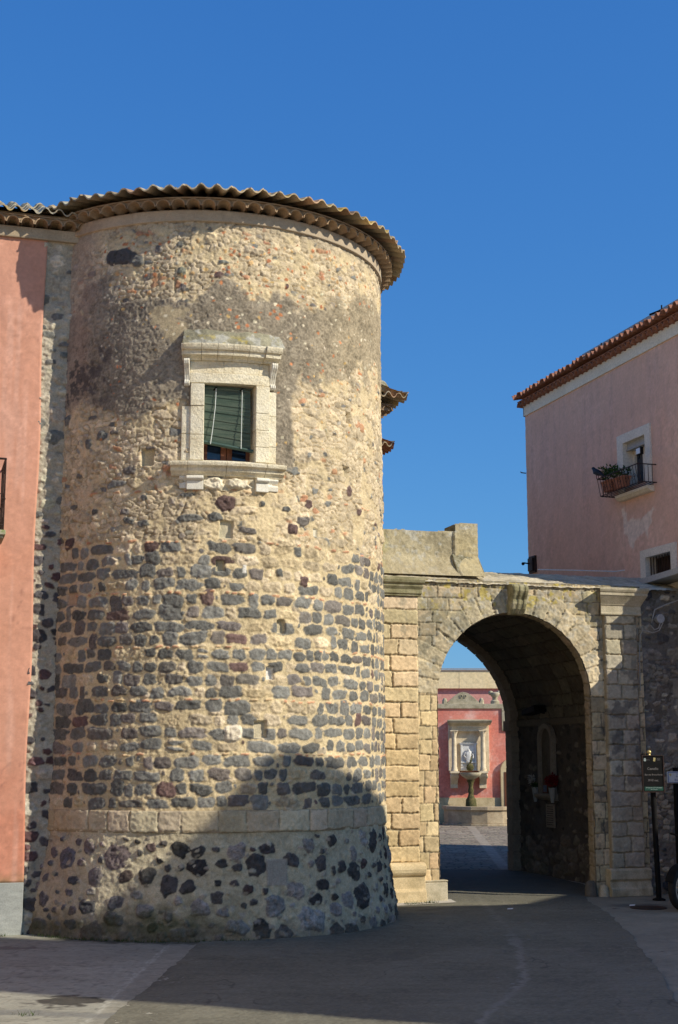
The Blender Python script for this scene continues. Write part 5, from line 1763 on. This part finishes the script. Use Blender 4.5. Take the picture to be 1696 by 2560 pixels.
tintC(sst(.5, .75, fbm((ny, nx), (40, 30), 91, 3)) * sst(-.2, .3, n2), (.10, .094, .075), .5)
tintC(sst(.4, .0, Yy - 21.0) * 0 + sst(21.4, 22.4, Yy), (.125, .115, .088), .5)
for q_ in range(46):      # specks of litter and stones
    i = ln.randint(100, ny - 200); j = ln.randint(10, nx - 20)
    C[i:i + 1, j:j + ln.randint(1, 4)] = (.33, .32, .30) if q_ % 2 else (.03, .03, .03)
Pz = .006 + .0022 * n3 + .006 * n1
P = np.stack([XX, Yy, Pz], -1).astype(np.float32)
tag(grid_mesh('road', P, C, M['ground']), kind='structure')
# right-hand pavement
c_ = Canvas(2.2, 9.0, 9.0, 23.4, .025, 321, (.245, .225, .165), .12, .003)
X, Y = c_.X, c_.Z
c_.tint(sst(.1, .8, c_.noise(.9, 1)), (.29, .265, .20), .5)
c_.tint(sst(.1, .7, c_.noise(.25, 5)), (.19, .175, .13), .4)
for yy, sl in [(16.5, .5), (20.9, .1)]:
    c_.tint(sst(.022, .0, np.abs(Y - yy - sl * (X - 4) - c_.WX * 4)), (.05, .05, .045), .7)
c_.tint(sst(.4, .1, np.abs(Y - 21.35) + .1 * c_.n2) * sst(3.9, 4.1, X) * sst(4.9, 4.7, X), (.06, .06, .058), .6)
tag(c_.mesh('pavement', lambda X, D, Y: (X, Y, -.002 + D * .6), M['ground']), kind='structure')
# the strip of paving at the foot of the left gate pier
mb = MB(); mb.add([(.3, 20.9, .013), (1.15, 21.35, .013), (1.75, 21.72, .013), (1.7, 22.2, .013), (.2, 21.8, .013)], [(0, 1, 2, 3, 4)]); tag(mb.build('kerb_strip', M['earth']), kind='structure')


# courtyard: basalt setts with a smooth diagonal band
def setts():
    c = Canvas(-2.5, 9.5, 28.0, 48.2, .03, 331, (.10, .083, .064), .15, .002)
    r = random.Random(5)
    y = 28.0
    while y < 48.2:
        h = .24; x = -2.5 + r.uniform(-.3, 0)
        while x < 9.5:
            w = r.uniform(.22, .42)
            c.block(x, x + w, y, y + h, .012, rcol((.255, .21, .155), .18), .008, .02, .1, .004, .6)
            x += w
        y += h
    bandc = 3.24 + (c.Z - 28.34) * .054
    m = sst(.13, .11, np.abs(c.X - bandc))
    c.over(m, (.32, .27, .205), .010)
    for yy in np.arange(28, 48, .8): c.tint(m * sst(.03, .01, np.abs(c.Z - yy)), (.10, .09, .08), .8)
    tag(c.mesh('courtyard_paving', lambda X, D, Y: (X, Y, D + .004), M['ground']), kind='structure')


setts()

# grass along the foot of the tower and the pier
def tufts(pts, n, hgt, rr):
    mb = MB()
    for _ in range(n):
        (x, y) = rr.choice(pts)
        x += rr.gauss(0, .05); y += rr.gauss(0, .03)
        a = rr.uniform(0, 6.28); h = hgt * rr.uniform(.4, 1.3); lx, ly = rr.gauss(0, .3) * h, rr.gauss(0, .3) * h
        w = .004
        mb.add([(x - w * math.cos(a), y - w * math.sin(a), 0), (x + w * math.cos(a), y + w * math.sin(a), 0), (x + lx, y + ly, h)], [(0, 1, 2)])
    return mb


gr = random.Random(12)
foot = []
for k in range(60):
    a = R_(-38 + k * .95 + gr.uniform(-1, 1))
    if gr.random() < .75: foot.append((TC[0] + 2.75 * math.sin(a), TC[1] - 2.75 * math.cos(a)))
tag(tufts(foot, 420, .04, gr).build('grass', M['grass']), 'thin grass growing along the damp foot of the tower', 'grass', kind='stuff')
tag(tufts([(1.32, 21.58), (1.38, 21.6), (1.15, 21.45), (1.05, 21.4)], 160, .06, gr).build('grass', M['grass']), 'little weeds at the foot of the left gate pier', 'weeds', kind='stuff')
tag(tufts([(-4.1 - .1 * k, 17.68 - .03 * k) for k in range(5)] + [(-2.62, 12.35)], 150, .04, gr).build('grass', M['grass']), 'weeds along the foot of the pink palace', 'weeds', kind='stuff')
for (x, y, lab) in [(2.42, 20.65, 'scrap of white litter lying on the asphalt before the arch'), (4.25, 21.15, 'crumpled white paper on the pavement left of the sign post')]:
    mb = MB(); mb.add([(x - .045, y, .018), (x + .03, y - .02, .022), (x + .05, y + .02, .035), (x - .03, y + .03, .03)], [(0, 1, 2, 3)]); tag(mb.build('litter', M['white']), lab, 'litter')
mh = MB(); mh.lathe((4.45, 21.0, .0), [(.26, 0), (.26, .010), (.24, .012), (.01, .012)], 24)
tag(mh.build('drain_cover', M['iron']), 'dark iron drain cover let into the pavement by the sign post', 'drain cover')


# ================================================================= SIGNS
def text(body, fr, s, d, z, size, mat, parent, align='CENTER'):
    cu = bpy.data.curves.new('lettering', 'FONT'); cu.body = body; cu.size = size; cu.align_x = align; cu.align_y = 'CENTER'; cu.extrude = .0008
    o = bpy.data.objects.new('tmp', cu); sc.collection.objects.link(o)
    dg = bpy.context.evaluated_depsgraph_get()
    me = bpy.data.meshes.new_from_object(o.evaluated_get(dg)); bpy.data.objects.remove(o)
    n = len(me.vertices); co = np.empty(n * 3, np.float32); me.vertices.foreach_get('co', co); co = co.reshape(-1, 3)
    X, Y, Z = fr(s + co[:, 0], d + co[:, 2], z + co[:, 1])
    me.vertices.foreach_set('co', np.stack([X, Y, Z], -1).astype(np.float32).ravel()); me.materials.clear()
    return link('lettering', me, parent, mat)


sg = thing('information_sign', (4.82, 22.15, 0), 'black information sign on a slim black post, naming the castle in grey letters', 'sign')
ang = R_(4)
sfr = Frame((4.82, 22.1), (math.cos(ang), math.sin(ang)), (math.sin(ang), -math.cos(ang)))
mb = MB(); mb.tube([sfr(.04, -.03, 0), sfr(-.0, -.03, 2.15)], .042, 12); mb.lathe(sfr(.04, -.03, .0), [(.10, 0), (.10, .02), (.05, .04)], 12); mb.build('post', M['black'], sg, smooth=True)
mb = MB(); mb.box(sfr, -.165, .165, .02, .05, 1.62, 2.16); mb.build('panel', M['black'], sg, bevel=.004)
mb = MB()
for a in [(-.172, -.158, 1.61, 2.17), (.158, .172, 1.61, 2.17), (-.158, .158, 1.61, 1.622), (-.158, .158, 2.158, 2.17)]: mb.box(sfr, a[0], a[1], .012, .058, a[2], a[3])
mb.build('frame', M['iron'], sg, bevel=.002)
mb = MB(); mb.lathe(sfr(-.03, -.03, 2.15), [(.02, 0), (.035, .015), (.02, .03), (.018, .04), (.033, .055), (.034, .075), (.02, .095), (.004, .10)], 12); mb.build('finial', M['gold'], sg, smooth=True)
mb = MB(); mb.box(sfr, -.142, .148, .05, .0535, 1.637, 1.695); mb.build('green_band', M['green_strip'], sg)
text('Castello', sfr, -.005, .0515, 1.965, .052, M['grey_text'], sg)
text('Barresi Branciforte', sfr, .005, .0515, 1.875, .036, M['grey_text'], sg)
text('XVII sec.', sfr, .0, .0515, 1.79, .048, M['grey_text'], sg)
text('Restaurato col Contributo', sfr, .003, .0545, 1.68, .0235, M['pale_text'], sg)
text('del Comune', sfr, .003, .0545, 1.653, .021, M['pale_text'], sg)
mb = MB(); mb.ball(sfr(-.125, .052, 2.11), (.012, .004, .014), 8); mb.box(sfr, -.139, -.111, .05, .0535, 2.085, 2.10); mb.tube([sfr(-.125 + .02 * math.cos(a / 8 * 6.28), .052, 2.10 + .024 * math.sin(a / 8 * 6.28)) for a in range(9)], .002, 4)
mb.build('crest', M['pale_text'], sg)
mb = MB(); mb.prism(sfr, [(.005, 2.08), (.035, 2.075), (.045, 2.13), (.012, 2.135)], .05, .0535); mb.build('emblem', M['gold'], sg)
text('Regione', sfr, .09, .0515, 2.115, .016, M['grey_text'], sg); text('Siciliana', sfr, .09, .0515, 2.098, .016, M['grey_text'], sg)
text('Comune', sfr, -.072, .0515, 2.10, .014, M['grey_text'], sg)

s2 = thing('street_name_sign', (5.32, 22.55, 0), 'white enamel plate with blue border and lettering on a dark post by the rubble wall', 'sign')
s2f = Frame((5.34, 22.5), (math.cos(ang), math.sin(ang)), (math.sin(ang), -math.cos(ang)))
mb = MB(); mb.tube([s2f(-.06, -.03, 0), s2f(-.06, -.03, 1.98)], .045, 10); mb.build('post', M['black'], s2, smooth=True)
mb = MB(); mb.box(s2f, -.22, .22, .02, .045, 1.74, 1.92); mb.build('plate', M['marble'], s2, bevel=.012)
mb = MB()
for a in [(-.205, .205, 1.750, 1.757), (-.205, .205, 1.903, 1.910), (-.205, -.198, 1.75, 1.91), (.198, .205, 1.75, 1.91)]: mb.box(s2f, a[0], a[1], .045, .0475, a[2], a[3])
mb.build('border', M['blue'], s2)
text('Castello', s2f, -.02, .0465, 1.885, .036, M['blue'], s2); text('Barresi', s2f, -.03, .0465, 1.845, .034, M['blue'], s2); text('Branciforte', s2f, .0, .0465, 1.790, .046, M['blue'], s2)
mb = MB(); mb.box(s2f, -.185, -.15, .045, .048, 1.865, 1.89); mb.prism(s2f, [(-.185, 1.865), (-.1675, 1.845), (-.15, 1.865)], .045, .048); mb.build('crest', M['gold'], s2)

# ================================================================= IN THE TUNNEL: shrine, vases, plaque, lamp
M['dimstone'] = mat_mix('dark_trim', [(.26, .22, .165), (.34, .29, .22)], 6, 40, .3, .006)  # darker than the cream trim, used on shrine and plaque
sh = thing('wall_shrine', tw_fr(3.62, 0, 1.45), 'tall round-headed niche with stone frame and little shelf on the dark tunnel wall', 'shrine')
mb = MB()
sn0, sn1, nz0, nz1 = 3.36, 3.90, 1.49, 2.46
for (a, b) in [(sn0 - .05, sn0 + .035), (sn1 - .035, sn1 + .05)]: mb.box(tw_fr, a, b, .03, .115, nz0, nz1)
cn = (sn0 + sn1) / 2; rn = (sn1 - sn0) / 2
for i in range(14):
    a0, a1 = math.pi * i / 14, math.pi * (i + 1) / 14
    poly = [(cn + (rn - .035) * math.cos(a0), nz1 + (rn - .035) * math.sin(a0) * .95), (cn + (rn + .05) * math.cos(a0), nz1 + (rn + .05) * math.sin(a0) * .95),
            (cn + (rn + .05) * math.cos(a1), nz1 + (rn + .05) * math.sin(a1) * .95), (cn + (rn - .035) * math.cos(a1), nz1 + (rn - .035) * math.sin(a1) * .95)]
    mb.prism(tw_fr, poly, .03, .115)
mb.build('frame', M['dimstone'], sh)
mb = MB(); mb.prism(tw_fr, [(sn0, nz0), (sn0, nz1)] + [(cn - rn * math.cos(math.pi * i / 12), nz1 + rn * .95 * math.sin(math.pi * i / 12)) for i in range(13)] + [(sn1, nz0)], .02, .06)
mb.build('niche_back', M['tunnel'], sh)
mb = MB(); mb.mould(tw_fr, 3.32, 3.95, [(0, 1.36), (.10, 1.38), (.18, 1.42), (.20, 1.45), (.20, 1.49), (0, 1.49)], 1); mb.build('shelf', M['dimstone'], sh, bevel=.006)
for s_, lab, red in [(3.28, 'white cone vase of red flowers at the right end of the shrine shelf', 1), (4.02, 'white cone vase of faded flowers at the left end of the shrine shelf', 0)]:
    v = thing('flower_vase', tw_fr(s_, .14, 1.37), lab, 'vase', 'vases at the tunnel shrine')
    mb = MB(); mb.lathe(tw_fr(s_, .14, 1.33), [(.025, 0), (.03, .01), (.065, .25), (.07, .27), (.055, .27), (.03, .1)], 14); mb.build('vase', M['vase'], v, smooth=True)
    mb = MB()
    if red:
        blob_foliage(mb, tw_fr(s_ - .02, .16, 1.72), (.12, .12, .12), 420, .05, pr)
        mb.build('flowers', M['redflower'], v)
    else:
        blob_foliage(mb, tw_fr(s_ + .12, .16, 1.74), (.07, .07, .10), 120, .045, pr)
        mb.build('flowers', M['paleflower'], v)
    mb = MB(); blob_foliage(mb, tw_fr(s_, .15, 1.62), (.06, .06, .05), 60, .06, pr); mb.build('foliage', M['leaf'], v)
fr_t = thing('votive_picture', tw_fr(3.62, .1, 1.49), 'small bluish framed picture standing on the shrine shelf between the vases', 'picture')
mb = MB(); mb.box(tw_fr, 3.54, 3.72, .10, .12, 1.50, 1.66); mb.build('frame', M['wood'], fr_t)
mb = MB(); mb.box(tw_fr, 3.56, 3.70, .12, .123, 1.52, 1.64); mb.build('image', mat_mix('bluish_print', [(.10, .14, .22), (.22, .26, .34)], 12, 40, .05, .001), fr_t)
pq = thing('marble_plaque', tw_fr(3.57, .02, 1.1), 'narrow inscribed marble plaque below the shrine shelf', 'plaque')
mb = MB(); mb.box(tw_fr, 3.40, 3.74, .03, .065, .88, 1.30); mb.build('slab', M['dimstone'], pq, bevel=.004)
mb = MB()
rr = random.Random(4)
for k in range(9):
    x = 3.43
    while x < 3.70:
        w = rr.uniform(.015, .05)
        if x + w < 3.715: mb.box(tw_fr, x, x + w, .065, .067, 1.245 - .04 * k, 1.259 - .04 * k)
        x += w + .010
tag(mb.build('worn_inscription', M['iron'], pq), 'rows of small worn letters')
tl = thing('tunnel_floodlight', tw_fr(3.8, .2, 3.1), 'dark box floodlight bracketed high on the tunnel wall above the shrine', 'floodlight')
tf = Frame(tw_fr(3.78, .22, 0), tw_fr.u, tw_fr.n)
mb = MB(); mb.prism(tf, [(-.30, 2.98), (-.26, 3.10), (.30, 3.02), (.30, 2.92)], -.1, .14); mb.build('housing', M['black'], tl, bevel=.01)
mb = MB(); mb.tube([tf(0, .0, 3.0), tf(.0, -.25, 2.95)], .015, 6); mb.build('bracket', M['black'], tl)

# cable and junction box on the wall by the right capital
cb = thing('junction_box', gf(4.30, .04, 4.40), 'round pale junction box with looping cable at the top of the rubble wall', 'junction box')
mb = MB(); mb.prism(gf, [(4.33 + .075 * math.cos(a / 14 * 6.28), 4.38 + .075 * math.sin(a / 14 * 6.28)) for a in range(14)], -.02, .07); mb.build('box', M['greyroof'], cb, bevel=.006)
mb = MB()
mb.tube([gf(5.6, .10, 4.99), gf(5.0, .10, 4.86), gf(4.75, .09, 4.72), gf(4.45, .08, 4.62), gf(4.22, .08, 4.52), gf(4.18, .08, 4.40), gf(4.14, .08, 4.26), gf(4.2, .08, 4.19), gf(4.28, .08, 4.22), gf(4.31, .08, 4.31)], .011, 6)
mb.tube([gf(4.36, .08, 4.31), gf(4.28, .09, 4.18), gf(4.16, .09, 4.14), gf(3.98, .10, 4.18), gf(3.93, .10, 4.10), gf(3.92, .08, 3.9), gf(3.92, .06, 3.7), gf(3.92, .05, 3.2)], .009, 6)
mb.build('cable', M['cable'], cb, smooth=True)
mb = MB(); mb.tube([gf(2.9, -1.55, 5.34), gf(3.6, -1.6, 5.36), gf(4.4, -1.6, 5.37), gf(4.6, -1.6, 5.40)], .010, 5)
tag(mb.build('white_wire', M['white']), 'thin white wire lying along the top of the gate coping', 'wire')

# ================================================================= PARKED MOTORCYCLE (mostly outside the frame)
mo_ = thing('motorcycle', (5.5, 21.1, 0), 'dark motorcycle parked at the right edge, only its alloy front wheel and mudguard in view', 'motorcycle')
hd = Vector((-.72, -.69, 0)).normalized()
mfr = Frame((4.855, 20.62), (hd.x, hd.y), (-hd.y, hd.x))      # s forwards, origin under the front hub


def wheel(s, w_=.055):
    w = bpy.data.objects.new('wheel', None); sc.collection.objects.link(w); w.parent = mo_
    def ring(rd, r0, n=32):
        return [mfr(s + r0 * math.cos(2 * math.pi * k / n), rd, .30 + r0 * math.sin(2 * math.pi * k / n)) for k in range(n)]
    def rings(mb, spec, n=32):
        vs = []; fs = []
        for rd, r0 in spec: vs += ring(rd, r0, n)
        for i in range(len(spec) - 1):
            for k in range(n):
                fs.append((i * n + k, i * n + (k + 1) % n, (i + 1) * n + (k + 1) % n, (i + 1) * n + k))
        mb.add(vs, fs)
    mb = MB(); rings(mb, [(-w_ * .8, .22), (-w_, .25), (-w_ * .8, .285), (-w_ * .3, .30), (w_ * .3, .30), (w_ * .8, .285), (w_, .25), (w_ * .8, .22), (-w_ * .8, .22)]); mb.build('tyre', M['rubber'], w, smooth=True)
    mb = MB(); rings(mb, [(-w_ * .8, .222), (-w_ * .8, .205), (-w_ * .3, .195), (w_ * .3, .195), (w_ * .8, .205), (w_ * .8, .222)])
    for k in range(10):
        a = 2 * math.pi * k / 10
        for da in (-.09, .09):
            mb.tube([mfr(s + .03 * math.cos(a), 0, .30 + .03 * math.sin(a)), mfr(s + .2 * math.cos(a + da), .012 * (1 if da > 0 else -1), .30 + .2 * math.sin(a + da))], [.014, .010], 5)
    mb.prism(mfr, [(s + .05 * math.cos(a / 12 * 6.28), .30 + .05 * math.sin(a / 12 * 6.28)) for a in range(12)], -.06, .06)
    mb.build('rim', M['rim'], w, smooth=True)


wheel(0); wheel(-1.38, .075)
mb = MB()
n = 14
for q_ in (-1, 1):
    vs = []
for i in range(n):
    a0 = R_(20 + 130 * i / n); a1 = R_(20 + 130 * (i + 1) / n)
    vs = [mfr(rr_ * math.cos(a), d, .30 + rr_ * math.sin(a)) for a in (a0, a1) for rr_ in (.325, .345) for d in (-.06, .06)]
    mb.add(vs, [(0, 1, 3, 2), (4, 6, 7, 5), (0, 4, 5, 1), (2, 3, 7, 6), (0, 2, 6, 4), (1, 5, 7, 3)])
mb.build('mudguard', M['black'], mo_)
for d in (-.085, .085):
    mb = MB(); mb.tube([mfr(0, d, .30), mfr(-.16, d, .62), mfr(-.30, d, .98)], [.022, .026, .020], 10); mb.build('fork', M['rim'], mo_, smooth=True)
mb = MB(); mb.tube([mfr(-.32, -.36, 1.04), mfr(-.27, -.2, 1.02), mfr(-.27, .2, 1.02), mfr(-.32, .36, 1.04)], .014, 8); mb.build('handlebar', M['black'], mo_, smooth=True)
mb = MB(); mb.ball(mfr(-.14, 0, .88), (.10, .10, .09), 14); mb.build('headlight', M['lens'], mo_, smooth=True)
mb = MB(); mb.ball(mfr(-.62, 0, .86), (.27, .17, .13), 14); mb.build('tank', M['carpaint'], mo_, smooth=True)
mb = MB(); mb.mould(Frame(mfr(0, 0, 0), (-hd.y, hd.x), (hd.x, hd.y)), -.13, .13, [(-.82, .80), (-.86, .74), (-1.5, .80), (-1.62, .90), (-1.55, .92), (-1.2, .84)], 1); mb.build('seat', M['rubber'], mo_, bevel=.03)
mb = MB(); mb.box(mfr, -.86, -.42, -.15, .15, .28, .62); mb.box(mfr, -.5, -.3, -.07, .07, .5, .8); mb.build('engine', M['iron'], mo_, bevel=.03)
mb = MB(); mb.tube([mfr(-.5, .16, .35), mfr(-.8, .17, .24), mfr(-1.2, .18, .30), mfr(-1.65, .19, .42)], [.02, .025, .05, .05], 10); mb.build('exhaust', M['rim'], mo_, smooth=True)
mb = MB(); mb.tube([mfr(-.28, 0, .9), mfr(-.85, 0, .66), mfr(-1.38, 0, .30)], .03, 8); mb.build('frame', M['black'], mo_, smooth=True)

# ================================================================= STREET BUILDINGS OUT OF THE FRAME (the church casts the road shadow, the added house bounces warm light)
TAN = math.tan(R_(SUN_EL))
TAU = -7.0
SV = Vector((SX, SY, 0)).normalized(); WV = Vector((-SV.y, SV.x, 0))
ch = thing('church_across_street', (13, 10, 0), 'plastered church with a humped gable standing right of the street, outside the view', 'church')
prof = [(11.28, 13.5), (14.62, 13.5), (14.64, 6.35), (14.95, 6.45), (15.3, 6.66), (15.5, 6.88), (15.65, 7.02), (15.85, 7.10), (16.05, 7.08), (16.25, 6.96), (16.5, 6.76), (16.95, 6.50), (17.5, 6.26), (18.1, 6.02), (19.0, 5.45), (19.9, 4.75), (20.6, 4.02), (21.0, 3.8), (22.7, 3.68)]
prof = [(w, z - TAU * TAN) if i > 1 else (w, 13.5) for i, (w, z) in enumerate(prof)]
chf = Frame((SV.x * -TAU, SV.y * -TAU), (WV.x, WV.y), (-SV.x, -SV.y))
mb = MB(); mb.prism(chf, [(11.28, 0)] + prof + [(22.7, 0)], -6.0, 0.0)
mb.build('wall', M['facade_far'], ch)

lb = thing('added_street_house', (-9, 2, 0), 'unseen cream plastered house added left of the street to bounce warm light', 'house')
mb = MB(); mb.box(Frame((-6.2, 0), (0, 1), (1, 0)), -14, 12.5, -6, 0, 0, 9.5); mb.build('wall', M['facade_far'], lb)  # unseen facade, added to bounce warm sunlight back into the street
mb = MB(); mb.box(Frame((-6.2, 0), (0, 1), (1, 0)), -14.2, 12.7, -6.2, .3, 9.5, 9.7); mb.build('roof', M['tile'], lb)
